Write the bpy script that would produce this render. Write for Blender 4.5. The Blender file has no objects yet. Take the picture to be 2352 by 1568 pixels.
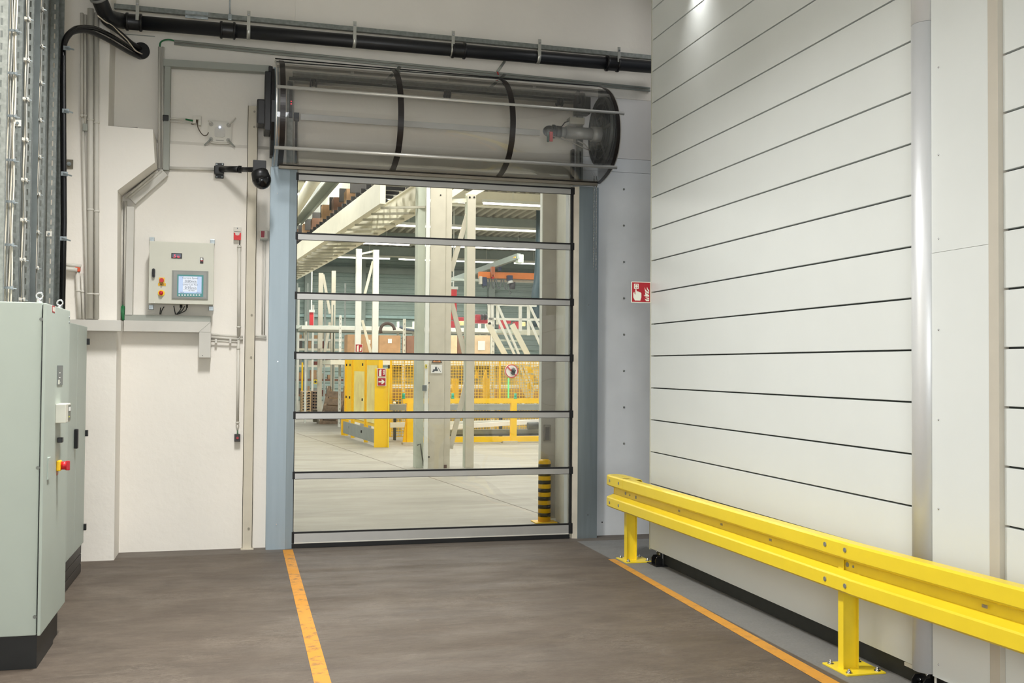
import bpy, bmesh, math, random
from mathutils import Vector, Matrix
R = math.radians
random.seed(5)
scn = bpy.context.scene
col = scn.collection

# ------------------------------------------------------------------ camera
YAW, PIT, ROL, FPX = 0.256799, 0.024967, 0.007682, 2383.44
EYE = Vector((0, 0, 1.8))
FW = Vector((math.sin(YAW)*math.cos(PIT), math.cos(YAW)*math.cos(PIT), math.sin(PIT)))
_r = FW.cross(Vector((0, 0, 1))).normalized()
_u = _r.cross(FW)
RT = _r*math.cos(ROL) + _u*math.sin(ROL)
UP = -_r*math.sin(ROL) + _u*math.cos(ROL)
cd = bpy.data.cameras.new('camera')
cam = bpy.data.objects.new('camera', cd)
col.objects.link(cam)
M = Matrix((( RT.x, UP.x, -FW.x), (RT.y, UP.y, -FW.y), (RT.z, UP.z, -FW.z))).to_4x4()
M.translation = EYE
cam.matrix_world = M
cd.sensor_width = 36
cd.lens = 36*FPX/2352
cd.clip_end = 200
scn.camera = cam

# ------------------------------------------------------------------ world, exposure, light
scn.view_settings.view_transform = 'Standard'
scn.view_settings.look = 'None'
scn.view_settings.exposure = 0
scn.view_settings.gamma = 1
scn.view_settings.use_curve_mapping = False
w = bpy.data.worlds.new('world'); scn.world = w; w.use_nodes = True
w.node_tree.nodes['Background'].inputs[0].default_value = (0.75, 0.82, 0.9, 1)
w.node_tree.nodes['Background'].inputs[1].default_value = 0.3

def area(name, loc, target, sx, sy, power, colr=(1, 1, 1)):
    l = bpy.data.lights.new(name, 'AREA'); l.shape = 'RECTANGLE'; l.size = sx; l.size_y = sy
    l.energy = power; l.color = colr
    o = bpy.data.objects.new(name, l); col.objects.link(o)
    o.location = loc
    o.rotation_euler = (Vector(target)-Vector(loc)).to_track_quat('-Z', 'Y').to_euler()
    return o
WARM = (1.0, 0.99, 0.98)
# row of ceiling lamps of the near room (above and behind the camera), aimed down the room
for _y, _p in ((6.6, 268), (4.2, 32), (1.6, 36), (-1.6, 50)):
    area('ceiling_lamp', (-.05, _y, 5.9), (-.1, _y+.01, 0), 1.3, .3, _p, WARM).data.spread = R(132)
area('fill_behind_camera', (-.2, -3.6, 1.9), (.6, 10, .8), 2.4, 3.4, 255, (0.95, 0.98, 1.0))  # added cool fill light from behind the camera, not a real opening
area('machine_downlight', (3.66, 8.06, 5.3), (3.70, 8.06, 3), .06, .06, 3.0, WARM).data.spread = R(80)
area('cladding_fill', (5.3, 9.4, 5.9), (5.2, 9.8, 0), .8, .3, 15, WARM)  # added fill that brightens the cladding right of the door
# hall lamps
for hx, hy, hp in ((1.2, 12.9, 130), (4, 16.5, 430), (6.5, 21, 700), (6.5, 27, 800), (6.5, 34, 800), (6.5, 42, 800), (6.5, 50, 800)):
    area('hall_area_light', (hx, hy, 7.0), (hx, hy+.01, 0), 9 if hy < 20 else 14, .6, hp, (1, .985, .95))

area('hall_area_light', (-3.5, 25, 6.0), (2.5, 26, 1.5), 6, .8, 420, (1, .985, .95))  # added side fill for the left-facing surfaces, no lamp hangs here

# ------------------------------------------------------------------ unprojection on real planes
def ray(px, py):
    return FW + RT*((px-1176)/FPX) - UP*((py-784)/FPX)
def AY(px, py, Y):
    d = ray(px, py); return EYE + d*(Y/d.y)
def AX(px, py, X):
    d = ray(px, py); return EYE + d*(X/d.x)
def AZ(px, py, Z=0.0):
    d = ray(px, py); return EYE + d*((Z-1.8)/d.z)

# ------------------------------------------------------------------ materials
def lin(c):
    def f(v):
        v /= 255.0
        return v/12.92 if v <= .04045 else ((v+.055)/1.055)**2.4
    return (f(c[0]), f(c[1]), f(c[2]), 1)
MATS = {}
def mat(name, c, rough=.6, metal=0.0, var=.06, scale=6.0, bump=0.0, bscale=60.0, stretch=(1, 1, 1), spec=.5, emit=None, estr=0.0, c2=None, coat=0):
    if name in MATS: return MATS[name]
    m = bpy.data.materials.new(name); m.use_nodes = True
    nt = m.node_tree; b = nt.nodes['Principled BSDF']
    L = nt.links.new
    tc = nt.nodes.new('ShaderNodeTexCoord'); mp = nt.nodes.new('ShaderNodeMapping')
    mp.inputs['Scale'].default_value = stretch
    L(tc.outputs['Object'], mp.inputs['Vector'])
    n = nt.nodes.new('ShaderNodeTexNoise'); n.inputs['Scale'].default_value = scale; n.inputs['Detail'].default_value = 6
    L(mp.outputs[0], n.inputs['Vector'])
    cr = nt.nodes.new('ShaderNodeValToRGB')
    a = lin(c); d = lin(c2) if c2 else tuple(x*(1-var*2.2) for x in a[:3])+(1,)
    e = a if c2 else tuple(min(1, x*(1+var)) for x in a[:3])+(1,)
    cr.color_ramp.elements[0].position = .3; cr.color_ramp.elements[0].color = d
    cr.color_ramp.elements[1].position = .7; cr.color_ramp.elements[1].color = e
    L(n.outputs[0], cr.inputs[0]); L(cr.outputs[0], b.inputs['Base Color'])
    b.inputs['Roughness'].default_value = rough; b.inputs['Metallic'].default_value = metal
    b.inputs['Specular IOR Level'].default_value = spec
    if coat: b.inputs['Coat Weight'].default_value = coat
    if bump:
        n2 = nt.nodes.new('ShaderNodeTexNoise'); n2.inputs['Scale'].default_value = bscale; n2.inputs['Detail'].default_value = 4
        L(mp.outputs[0], n2.inputs['Vector'])
        bp = nt.nodes.new('ShaderNodeBump'); bp.inputs['Strength'].default_value = bump; bp.inputs['Distance'].default_value = .01
        L(n2.outputs[0], bp.inputs['Height']); L(bp.outputs[0], b.inputs['Normal'])
    if emit:
        b.inputs['Emission Color'].default_value = lin(emit); b.inputs['Emission Strength'].default_value = estr
    MATS[name] = m
    return m

wall_white = mat('white wall paint', (238, 233, 223), .85, var=.02, scale=1.2, bump=.35, bscale=14)
wall_grey = mat('grey sheet cladding', (222, 225, 226), .55, var=.03, scale=3, bump=.06, bscale=200)
upper_paint = mat('upper wall paint', (222, 220, 217), .8, var=.02, scale=2, bump=.12, bscale=20)
ceil_m = mat('ceiling paint', (205, 205, 202), .9, var=.02)
post_beige = mat('beige steel paint', (205, 197, 178), .55, var=.03)
cabinet_m = mat('light grey powder coat', (178, 188, 178), .5, var=.012, scale=3, bump=.03, bscale=400)
panelbox_m = mat('control box grey', (204, 203, 188), .45, var=.012, bump=.03, bscale=400)
plinth_m = mat('black plinth', (28, 29, 28), .45, var=.1)
trunk_m = mat('grey trunking', (202, 199, 190), .5, var=.02)
trunk_dk = mat('grey green trunking', (158, 161, 152), .55, var=.02)
conduit_m = mat('grey plastic conduit', (208, 204, 193), .45, var=.02)
black_m = mat('black plastic', (18, 18, 20), .38, var=.1)
rubber_m = mat('black rubber', (12, 12, 13), .6, var=.1)
gloss_black = mat('glossy black plastic', (9, 9, 11), .16, var=.05)
white_pl = mat('white plastic', (214, 210, 198), .4, var=.01)
red_m = mat('red paint', (196, 28, 38), .4, var=.04)
redsign = mat('sign red', (172, 24, 40), .45, var=.02)
signwhite = mat('sign white', (236, 238, 222), .5, var=.01)
green_m = mat('green cable', (30, 110, 62), .5, var=.05)
yellow_m = mat('yellow powder coat', (240, 212, 48), .32, var=.015, bump=.02, bscale=300)
yel2 = mat('hall yellow paint', (255, 206, 18), .4, var=.02)
alu_m = mat('anodised aluminium', (205, 203, 196), .4, 0.55, var=.03, stretch=(1, 40, 40))
alubar = mat('curtain bar aluminium', (188, 187, 183), .42, 0.55, var=.02)
steel_m = mat('galvanised steel', (172, 180, 182), .38, 0.8, var=.12, scale=28)
steel_d = mat('galvanised channel', (138, 142, 137), .5, 0.5, var=.12, scale=30)
postgal = mat('door post zinc', (160, 174, 182), .5, 0.5, var=.02, scale=3, stretch=(8, 8, .6))
chrome_m = mat('zinc bolt', (200, 202, 204), .25, 1.0, var=.05)
panel_m = mat('white coated panel', (220, 224, 221), .42, var=.01, scale=2, bump=.02, bscale=300)
panel_edge = mat('panel joint seal', (60, 64, 62), .7, var=.05)
column_alu = mat('satin aluminium profile', (226, 228, 229), .4, 0.35, var=.01)
cream_m = mat('cream steel paint', (236, 232, 212), .5, var=.02)
white_st = mat('white steel paint', (236, 238, 230), .5, var=.02)
concrete = mat('concrete column', (168, 162, 150), .8, var=.06, scale=4)
teal_m = mat('pale teal wall sheet', (160, 178, 170), .6, var=.03)
teal_beam = mat('teal grey beam', (150, 162, 154), .6, var=.03)
deck_m = mat('roof deck sheet', (196, 192, 176), .6, var=.03)
card_m = mat('cardboard', (188, 150, 112), .8, var=.06, scale=8)
card_d = mat('brown cardboard', (140, 104, 84), .8, var=.06)
wood_m = mat('pallet wood', (202, 172, 128), .8, var=.14, scale=10, stretch=(1, 8, 8))
wood_d = mat('old pallet wood', (150, 128, 104), .85, var=.15, scale=10)
orange_m = mat('crane orange', (216, 120, 40), .5, var=.03)
navy_m = mat('dark blue paint', (40, 52, 80), .5, var=.05)
darkred = mat('dark red machine paint', (168, 34, 48), .45, var=.04)
grey_belt = mat('conveyor grey', (150, 156, 152), .5, 0.2, var=.05)
paper_m = mat('paper', (240, 240, 236), .7, var=.01)
screen_m = mat('backlit screen', (40, 46, 56), .3, var=.0, emit=(186, 206, 236), estr=.95)
screen_w = mat('backlit screen field', (48, 50, 54), .3, var=.0, emit=(226, 232, 240), estr=.95)
teal_frame = mat('teal bezel', (74, 140, 138), .45, var=.01)
hmi_grey = mat('panel grey bezel', (136, 138, 132), .45, var=.01)
ink = mat('printed ink', (84, 92, 104), .6, var=.0)
ledred = mat('red led segments', (255, 60, 70), .4, var=0, emit=(255, 60, 80), estr=1.2)
lamp_em = mat('lit tube', (255, 255, 250), .4, var=0, emit=(255, 253, 244), estr=5.0)
led_blue = mat('blue white led', (200, 215, 255), .4, var=0, emit=(190, 205, 255), estr=4)
green_light = mat('green signal light', (120, 255, 150), .4, var=0, emit=(120, 255, 150), estr=.4)
brown_pl = mat('dark brown strip', (30, 24, 22), .35, var=.1)
lagging = mat('black pipe plastic', (26, 27, 30), .42, var=.06)

def floor_material():
    m = bpy.data.materials.new('screed floor'); m.use_nodes = True
    nt = m.node_tree; L = nt.links.new; b = nt.nodes['Principled BSDF']
    tc = nt.nodes.new('ShaderNodeTexCoord'); sp = nt.nodes.new('ShaderNodeSeparateXYZ'); L(tc.outputs['Object'], sp.inputs[0])
    def noise(scale, detail, st, rough=.6, dist=0):
        mp = nt.nodes.new('ShaderNodeMapping'); mp.inputs['Scale'].default_value = st; L(tc.outputs['Object'], mp.inputs[0])
        n = nt.nodes.new('ShaderNodeTexNoise'); n.inputs['Scale'].default_value = scale; n.inputs['Detail'].default_value = detail
        n.inputs['Roughness'].default_value = rough; n.inputs['Distortion'].default_value = dist
        L(mp.outputs[0], n.inputs['Vector']); return n.outputs[0]
    def ramp(v, p0, p1, c0, c1):
        r = nt.nodes.new('ShaderNodeValToRGB'); e = r.color_ramp.elements
        e[0].position = p0; e[1].position = p1; e[0].color = c0; e[1].color = c1
        L(v, r.inputs[0]); return r.outputs[0]
    def mix(f, a, c, mode='MIX'):
        x = nt.nodes.new('ShaderNodeMix'); x.data_type = 'RGBA'; x.blend_type = mode
        if isinstance(f, float): x.inputs[0].default_value = f
        else: L(f, x.inputs[0])
        for k, v in ((6, a), (7, c)):
            if isinstance(v, tuple): x.inputs[k].default_value = v
            else: L(v, x.inputs[k])
        return x.outputs[2]
    def step(axis, thr, lt=False, soft=.006):
        x = nt.nodes.new('ShaderNodeMapRange'); L(sp.outputs[axis], x.inputs[0])
        x.inputs[1].default_value = thr-soft; x.inputs[2].default_value = thr+soft
        if lt: x.inputs[3].default_value = 1; x.inputs[4].default_value = 0
        return x.outputs[0]
    K, W = (0, 0, 0, 1), (1, 1, 1, 1)
    near = ramp(noise(2.3, 12, (.6, 1.3, 1), .72, 1.0), .32, .68, lin((84, 73, 62)), lin((106, 94, 81)))
    streak = ramp(noise(5.0, 12, (.5, 2.4, 1), .74, 2.2), .58, .70, K, W)
    sfac = nt.nodes.new('ShaderNodeMath'); sfac.operation = 'MULTIPLY'; L(streak, sfac.inputs[0]); sfac.inputs[1].default_value = .6
    near = mix(sfac.outputs[0], near, lin((128, 117, 104)))
    dark = ramp(noise(3.6, 12, (.45, 2.2, 1), .75, 2.6), .56, .72, K, W)
    dfac = nt.nodes.new('ShaderNodeMath'); dfac.operation = 'MULTIPLY'; L(dark, dfac.inputs[0]); dfac.inputs[1].default_value = .6
    near = mix(dfac.outputs[0], near, lin((68, 58, 50)))
    fine = ramp(noise(16, 12, (.8, 1.6, 1), .78, 1.5), .36, .66, lin((222, 220, 217)), W)
    near = mix(1.0, near, fine, 'MULTIPLY')
    vein = ramp(noise(7, 14, (.5, 1.5, 1), .8, 3.5), .485, .5, K, W); vein2 = ramp(noise(7, 14, (.5, 1.5, 1), .8, 3.5), .5, .515, W, K)
    vf = mix(1.0, vein, vein2, 'MULTIPLY'); vz = ramp(noise(1.1, 3, (1, 1, 1)), .5, .62, K, lin((215, 215, 215)))
    near = mix(mix(1.0, vf, vz, 'MULTIPLY'), near, lin((156, 145, 130)))
    grain = ramp(noise(160, 3, (1, 1, 1)), .35, .65, lin((232, 232, 232)), W)
    near = mix(1.0, near, grain, 'MULTIPLY')
    grey = ramp(noise(60, 6, (1, 1, 1)), .3, .7, lin((112, 111, 108)), lin((126, 125, 121)))
    inner = mix(step(0, 3.42), near, grey)
    hall = ramp(noise(.7, 8, (.5, 1.8, 1), .65, .8), .3, .72, lin((148, 144, 130)), lin((178, 174, 160)))
    hall = mix(1.0, hall, grain, 'MULTIPLY')
    sill = ramp(noise(3, 6, (.5, 3, 1)), .3, .7, lin((86, 78, 70)), lin((102, 94, 84)))
    f = mix(step(1, 10.3), inner, sill)
    f = mix(step(1, 10.62), f, hall)
    L(f, b.inputs['Base Color'])
    rr = ramp(noise(2.0, 6, (.7, 2, 1)), .3, .75, (.5, .5, .5, 1), (.75, .75, .75, 1)); L(rr, b.inputs['Roughness'])
    bp = nt.nodes.new('ShaderNodeBump'); bp.inputs['Strength'].default_value = .3; bp.inputs['Distance'].default_value = .01
    L(noise(9, 10, (.7, 2, 1), .7, .8), bp.inputs['Height']); L(bp.outputs[0], b.inputs['Normal'])
    return m
floor_m = floor_material()

def tape_material(name, c, worn):
    m = bpy.data.materials.new(name); m.use_nodes = True
    nt = m.node_tree; L = nt.links.new; b = nt.nodes['Principled BSDF']
    tc = nt.nodes.new('ShaderNodeTexCoord')
    mp = nt.nodes.new('ShaderNodeMapping'); mp.inputs['Scale'].default_value = (7, 9, 1); L(tc.outputs['Object'], mp.inputs[0])
    n = nt.nodes.new('ShaderNodeTexNoise'); n.inputs['Scale'].default_value = 1.3; n.inputs['Detail'].default_value = 10; n.inputs['Roughness'].default_value = .72
    L(mp.outputs[0], n.inputs['Vector'])
    r = nt.nodes.new('ShaderNodeValToRGB'); e = r.color_ramp.elements
    e[0].position = .52; e[1].position = .6; e[0].color = lin(c); e[1].color = lin(worn)
    L(n.outputs[0], r.inputs[0]); L(r.outputs[0], b.inputs['Base Color']); b.inputs['Roughness'].default_value = .6
    return m
tape_l = tape_material('worn yellow floor tape', (198, 134, 28), (140, 100, 48))
tape_r = tape_material('yellow floor tape', (202, 142, 48), (182, 130, 58))

def clear_material(name, tint, bump, bscale, gl=1.0, stretch=(1, 1, 1), rough=.02, frost=0.0):
    m = bpy.data.materials.new(name); m.use_nodes = True
    nt = m.node_tree; nt.nodes.clear(); L = nt.links.new
    out = nt.nodes.new('ShaderNodeOutputMaterial'); mx = nt.nodes.new('ShaderNodeMixShader')
    tr = nt.nodes.new('ShaderNodeBsdfTransparent'); gs = nt.nodes.new('ShaderNodeBsdfGlossy')
    fr = nt.nodes.new('ShaderNodeFresnel'); fr.inputs[0].default_value = 1.5
    mu = nt.nodes.new('ShaderNodeMath'); mu.operation = 'MULTIPLY'; mu.inputs[1].default_value = gl; mu.use_clamp = True
    tr.inputs[0].default_value = tint; gs.inputs['Roughness'].default_value = rough
    tc = nt.nodes.new('ShaderNodeTexCoord'); mp = nt.nodes.new('ShaderNodeMapping'); mp.inputs['Scale'].default_value = stretch
    n = nt.nodes.new('ShaderNodeTexNoise'); n.inputs['Scale'].default_value = bscale; n.inputs['Detail'].default_value = 1
    bp = nt.nodes.new('ShaderNodeBump'); bp.inputs['Strength'].default_value = bump; bp.inputs['Distance'].default_value = .05
    L(tc.outputs['Object'], mp.inputs[0]); L(mp.outputs[0], n.inputs['Vector']); L(n.outputs[0], bp.inputs['Height'])
    L(bp.outputs[0], gs.inputs['Normal']); L(bp.outputs[0], fr.inputs['Normal'])
    L(fr.outputs[0], mu.inputs[0]); L(mu.outputs[0], mx.inputs[0]); L(tr.outputs[0], mx.inputs[1]); L(gs.outputs[0], mx.inputs[2])
    if frost:
        df = nt.nodes.new('ShaderNodeBsdfDiffuse'); df.inputs[0].default_value = (.9, .9, .88, 1)
        m2 = nt.nodes.new('ShaderNodeMixShader'); m2.inputs[0].default_value = frost
        L(mx.outputs[0], m2.inputs[1]); L(df.outputs[0], m2.inputs[2]); L(m2.outputs[0], out.inputs[0])
    else: L(mx.outputs[0], out.inputs[0])
    MATS[name] = m
    return m
pane_m = clear_material('clear curtain film', (.975, .98, .97, 1), .5, 1.6, .9, (1, 1, .8))
cover_m = clear_material('clear polycarbonate', (.98, .975, .96, 1), .12, 1.6, 2.0, (.5, 1, 1), .02, .03)
yellowclear = clear_material('yellow tinted panel', (1.0, .86, .25, 1), .1, 2, .6, frost=0.0)

# ------------------------------------------------------------------ mesh helpers
class MB:
    def __init__(s): s.bm = bmesh.new(); s.smooth = False
    def box(s, a, b, bev=0.0):
        x0, x1 = sorted((a[0], b[0])); y0, y1 = sorted((a[1], b[1])); z0, z1 = sorted((a[2], b[2]))
        t = bmesh.new()
        bmesh.ops.create_cube(t, size=1)
        for v in t.verts:
            v.co = Vector((x0+(v.co.x+.5)*(x1-x0), y0+(v.co.y+.5)*(y1-y0), z0+(v.co.z+.5)*(z1-z0)))
        if bev:
            bev = min(bev, (x1-x0)*.45, (y1-y0)*.45, (z1-z0)*.45)
            bmesh.ops.bevel(t, geom=t.edges[:], offset=bev, segments=2, profile=.6, affect='EDGES')
        s._merge(t); return s
    def _merge(s, t):
        vm = {}
        for v in t.verts: vm[v] = s.bm.verts.new(v.co)
        for f in t.faces:
            try: nf = s.bm.faces.new([vm[v] for v in f.verts]); nf.smooth = f.smooth
            except ValueError: pass
        t.free()
    def bar(s, p, q, w, h, up=(0, 0, 1), bev=0.0):
        p, q = Vector(p), Vector(q); d = (q-p); l = d.length; d.normalize()
        up = Vector(up)
        if abs(d.dot(up)) > .98: up = Vector((0, 1, 0))
        sx = d.cross(up).normalized(); sz = sx.cross(d).normalized()
        t = bmesh.new(); bmesh.ops.create_cube(t, size=1)
        if bev:
            for v in t.verts: v.co = Vector((v.co.x*w, v.co.y*l, v.co.z*h))
            bmesh.ops.bevel(t, geom=t.edges[:], offset=bev, segments=2, profile=.6, affect='EDGES')
            for v in t.verts: v.co = p + sx*v.co.x + d*(v.co.y+l/2) + sz*v.co.z
        else:
            for v in t.verts: v.co = p + sx*(v.co.x*w) + d*((v.co.y+.5)*l) + sz*(v.co.z*h)
        s._merge(t); return s
    def tube(s, pts, r, n=10, cap=True, smooth=True):
        pts = [Vector(p) for p in pts]; rings = []
        prev = None
        for i, p in enumerate(pts):
            if i == 0: d = pts[1]-p
            elif i == len(pts)-1: d = p-pts[i-1]
            else: d = (pts[i+1]-p).normalized() + (p-pts[i-1]).normalized()
            d.normalize()
            if prev is None:
                a = Vector((0, 0, 1)) if abs(d.z) < .9 else Vector((1, 0, 0))
                u = d.cross(a).normalized()
            else:
                u = (prev - d*prev.dot(d)).normalized()
            prev = u; v = d.cross(u)
            rr = r[i] if isinstance(r, (list, tuple)) else r
            rings.append([s.bm.verts.new(p + u*(math.cos(2*math.pi*k/n)*rr) + v*(math.sin(2*math.pi*k/n)*rr)) for k in range(n)])
        for a, b in zip(rings, rings[1:]):
            for k in range(n):
                f = s.bm.faces.new((a[k], a[(k+1) % n], b[(k+1) % n], b[k])); f.smooth = smooth
        if cap:
            s.bm.faces.new(rings[0][::-1]); s.bm.faces.new(rings[-1])
        return s
    def cyl(s, c, r, h, axis='z', n=20, r2=None):
        c = Vector(c); d = {'x': Vector((1, 0, 0)), 'y': Vector((0, 1, 0)), 'z': Vector((0, 0, 1))}[axis]
        return s.tube([c-d*h/2, c+d*h/2], [r, r if r2 is None else r2], n)
    def prism(s, poly, a, b, axis='y'):
        """polygon of 2-D points extruded from a to b along the axis (y: (x,z); x: (y,z); z: (x,y))"""
        def P(u, v, t):
            return {'y': (u, t, v), 'x': (t, u, v), 'z': (u, v, t)}[axis]
        A = [s.bm.verts.new(P(u, v, a)) for u, v in poly]; B = [s.bm.verts.new(P(u, v, b)) for u, v in poly]
        n = len(poly)
        s.bm.faces.new(A); s.bm.faces.new(B[::-1])
        for i in range(n): s.bm.faces.new((A[i], B[i], B[(i+1) % n], A[(i+1) % n]))
        return s
    def sphere(s, c, rx, ry=None, rz=None, nu=16, nv=10):
        ry = ry or rx; rz = rz or rx
        t = bmesh.new(); bmesh.ops.create_uvsphere(t, u_segments=nu, v_segments=nv, radius=1)
        for v in t.verts: v.co = Vector((c[0]+v.co.x*rx, c[1]+v.co.y*ry, c[2]+v.co.z*rz))
        for f in t.faces: f.smooth = True
        s._merge(t); return s
    def sheet(s, rows, smooth=False):
        vs = [[s.bm.verts.new(p) for p in r] for r in rows]
        for a, b in zip(vs, vs[1:]):
            for i in range(len(a)-1):
                f = s.bm.faces.new((a[i], a[i+1], b[i+1], b[i])); f.smooth = smooth
        return s
WL = {}
def _link(name, data, parent, origin):
    o = bpy.data.objects.new(name, data); col.objects.link(o)
    if parent is not None:
        o.parent = parent; o.location = Vector(origin)-WL[parent.name]
    else: o.location = origin
    WL[o.name] = Vector(origin)
    return o
def put(name, mb, m, parent=None, label=None):
    bm = mb.bm
    bmesh.ops.recalc_face_normals(bm, faces=bm.faces[:])
    lo = Vector((min(v.co.x for v in bm.verts), min(v.co.y for v in bm.verts), min(v.co.z for v in bm.verts)))
    hi = Vector((max(v.co.x for v in bm.verts), max(v.co.y for v in bm.verts), max(v.co.z for v in bm.verts)))
    org = Vector(((lo.x+hi.x)/2, (lo.y+hi.y)/2, lo.z))
    if m is floor_m or m is tape_l or m is tape_r: org = Vector((0, 0, 0))
    bmesh.ops.translate(bm, verts=bm.verts[:], vec=-org)
    me = bpy.data.meshes.new(name); bm.to_mesh(me); bm.free()
    me.materials.append(m)
    o = _link(name, me, parent, org)
    if label: o['label'] = label
    return o
def meta(o, label, cat, group=None, kind=None):
    o['label'] = label; o['category'] = cat
    if group: o['group'] = group
    if kind: o['kind'] = kind
    return o
def thing(name, label, cat, loc, group=None):
    return meta(_link(name, None, None, Vector(loc)), label, cat, group)
def solo(name, mb, m, label, cat, group=None, kind=None):
    return meta(put(name, mb, m), label, cat, group, kind)
def struct(name, mb, m, parent=None):
    o = put(name, mb, m, parent)
    if parent is None: o['kind'] = 'structure'
    return o
def stuff(o): o['kind'] = 'stuff'; return o
def share(src, name, parent, origin):
    return _link(name, src.data, parent, Vector(origin))
def offset_copy(src, delta):
    d = Vector(delta)
    o = src.copy(); col.objects.link(o); o.location = src.location + d
    WL[o.name] = WL[src.name] + d
    return o
def dup(root, loc, label=None):
    """copy of a thing (or mesh) with its parts and sub-parts"""
    def rec(o, par):
        c = o.copy(); col.objects.link(c)
        if par is not None: c.parent = par
        for ch in [x for x in col.objects if x.parent == o]: rec(ch, c)
        return c
    r = rec(root, None); r.location = loc; WL[r.name] = Vector(loc)
    if label: r['label'] = label
    return r
def wbox(mb, x0, y0, x1, y1, Y, depth, bev=0.0, dy=0.0):
    """box whose front face lies in the plane y=Y and covers that much of the wall, depth away from the room's viewer"""
    X0 = AY(x0, (y0+y1)/2, Y).x; X1 = AY(x1, (y0+y1)/2, Y).x
    Z0 = AY((x0+x1)/2, y0, Y).z; Z1 = AY((x0+x1)/2, y1, Y).z
    mb.box((X0, Y, Z0), (X1, Y+depth, Z1), bev); return (X0, X1, Z1, Z0)
def text(s, name, parent, loc, size, m, rot=(R(90), 0, 0), ext=.0005, align='CENTER'):
    cu = bpy.data.curves.new(name, 'FONT'); cu.body = s; cu.size = size; cu.extrude = ext; cu.align_x = align; cu.align_y = 'CENTER'
    to = bpy.data.objects.new('t', cu); col.objects.link(to)
    dg = bpy.context.evaluated_depsgraph_get(); me = bpy.data.meshes.new_from_object(to.evaluated_get(dg))
    bpy.data.objects.remove(to); bpy.data.curves.remove(cu)
    me.transform(Matrix.Rotation(rot[2], 4, 'Z') @ Matrix.Rotation(rot[0], 4, 'X'))
    me.materials.clear(); me.materials.append(m); me.name = name
    return _link(name, me, parent, Vector(loc))
def poly_on_y(mb, pts, Y, t=.002):
    """flat cut-out lying in plane y=Y, pts are (x,z)"""
    mb.prism(pts, Y-t, Y, 'y'); return mb

# ================================================================== THE SETTING
struct('floor', MB().box((-8, -5, -.12), (26, 58, 0)), floor_m)
sheet_m = mat('ceiling sheet', (150, 148, 142), .9, var=.02)
ceil1 = struct('ceiling', MB().box((-1.9, -4.2, 6.6), (6.2, 10.9, 6.8)), ceil_m)
wl = struct('wall_left', MB().box((-1.9, -4.2, 0), (-1.62, 10.9, 6.6)), wall_white)
# unseen wall behind the camera, opening made up for the added fill light
wall_with_opening = MB()
wall_with_opening.box((-1.62, -4.2, 0), (-1.3, -4.0, 6.6)); wall_with_opening.box((3.1, -4.2, 0), (3.75, -4.0, 6.6)); wall_with_opening.box((-1.3, -4.2, 4.5), (3.1, -4.0, 6.6))
wall_with_opening.box((3.75, -4.2, 0), (6.2, -4.0, 6.6))
struct('wall_front', wall_with_opening, ceil_m)
WY = 10.6
mb = MB()
mb.box((-1.62, WY, 0), (.5, WY+.25, 3.955)); mb.prism([(WY, 3.955), (WY+.045, 3.995), (WY+.25, 3.995), (WY+.25, 3.955)], -1.62, .28, 'x')
mb.box((-1.62, WY+.045, 3.99), (.5, WY+.25, 6.6)); mb.box((.28, WY, 3.955), (.5, WY+.25, 4.0))
mb.box((.5, WY+.02, 3.74), (3.45, WY+.25, 6.6)); mb.box((3.45, WY+.02, 4.75), (6.2, WY+.25, 6.6))
wb = struct('wall_back', mb, wall_white)
# grey sheet cladding right of the door: lower sheet, strip and upper sheet are separate sheets
struct('cladding_sheet', MB().box((3.45, WY, 0), (6.2, WY+.25, 3.935)), wall_grey, wb)
struct('cladding_strip', MB().box((3.45, WY+.006, 3.94), (6.2, WY+.25, 4.085)), wall_grey, wb)
struct('upper_sheet', MB().box((3.45, WY+.012, 4.09), (6.2, WY+.25, 4.745)), upper_paint, wb)
for k in range(10):
    p = AY(1433, 351+83.4*k, WY)
    if k in (1,2,3,4,5,6,7,8,9):
        put('rivet', MB().sphere((p.x, WY-.002, p.z), .012, .008, .012, 8, 6), steel_d, wb)
for q in ((1407, 1139), (1383, 1199)):
    p = AY(q[0], q[1], WY); put('rivet', MB().sphere((p.x, WY-.001, p.z), .008, .006, .008, 8, 6), black_m, wb)
# masonry pillar with a corbel in the left corner
PY = 10.2
mb = MB()
mb.prism([(-1.62, 0), (-1.09, 0), (-1.10, 2.2), (-1.113, 3.412), (-.79, 3.69), (-.812, 4.0), (-1.205, 4.008), (-1.2, 6.6), (-1.62, 6.6)], PY, WY+.1, 'y')
struct('pillar', mb, wall_white, wb)
put('render_crack', MB().box((-1.2, PY+.04, 4.003), (-.95, PY+.1, 4.016)), black_m, wb)
put('wall_seam', MB().bar(AY(268, 77, WY+.045), AY(356, 84, WY+.045), .01, .008), trunk_dk, wb)

# ---- partition wall of horizontal panels on the right (X = 3.75), it stands clear of the floor on feet
GX, GY1 = 3.75, 9.14
Z0 = 1.917; DZ = .2992
mb = MB(); mb.box((GX+.03, -4.0, .16), (GX+.5, GY1-.02, 6.3)); wr = struct('wall_right', mb, panel_edge)
edges = [Z0+DZ*k for k in range(-5, 15)]
def panel(y0, y1, za, zb, name='panel'):
    g = .0055
    return put(name, MB().box((GX, y0, za+g), (GX+.05, y1, zb-g), .0025), panel_m, wr)
src = {}
for (y0, y1) in ((5.06, GY1-.012), (1.2, 4.456), (-3.9, 1.192)):
    for a, b in zip(edges, edges[1:]):
        if y1 < 4.5 or True:
            k = (y0,)
            if k not in src: src[k] = (panel(y0, y1, a, b), a)
            else:
                s0, a0 = src[k]; share(s0, 'panel', wr, WL[s0.name]+Vector((0, 0, a-a0)))
    panel(y0, y1, .112, edges[0], 'bottom_panel')
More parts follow.
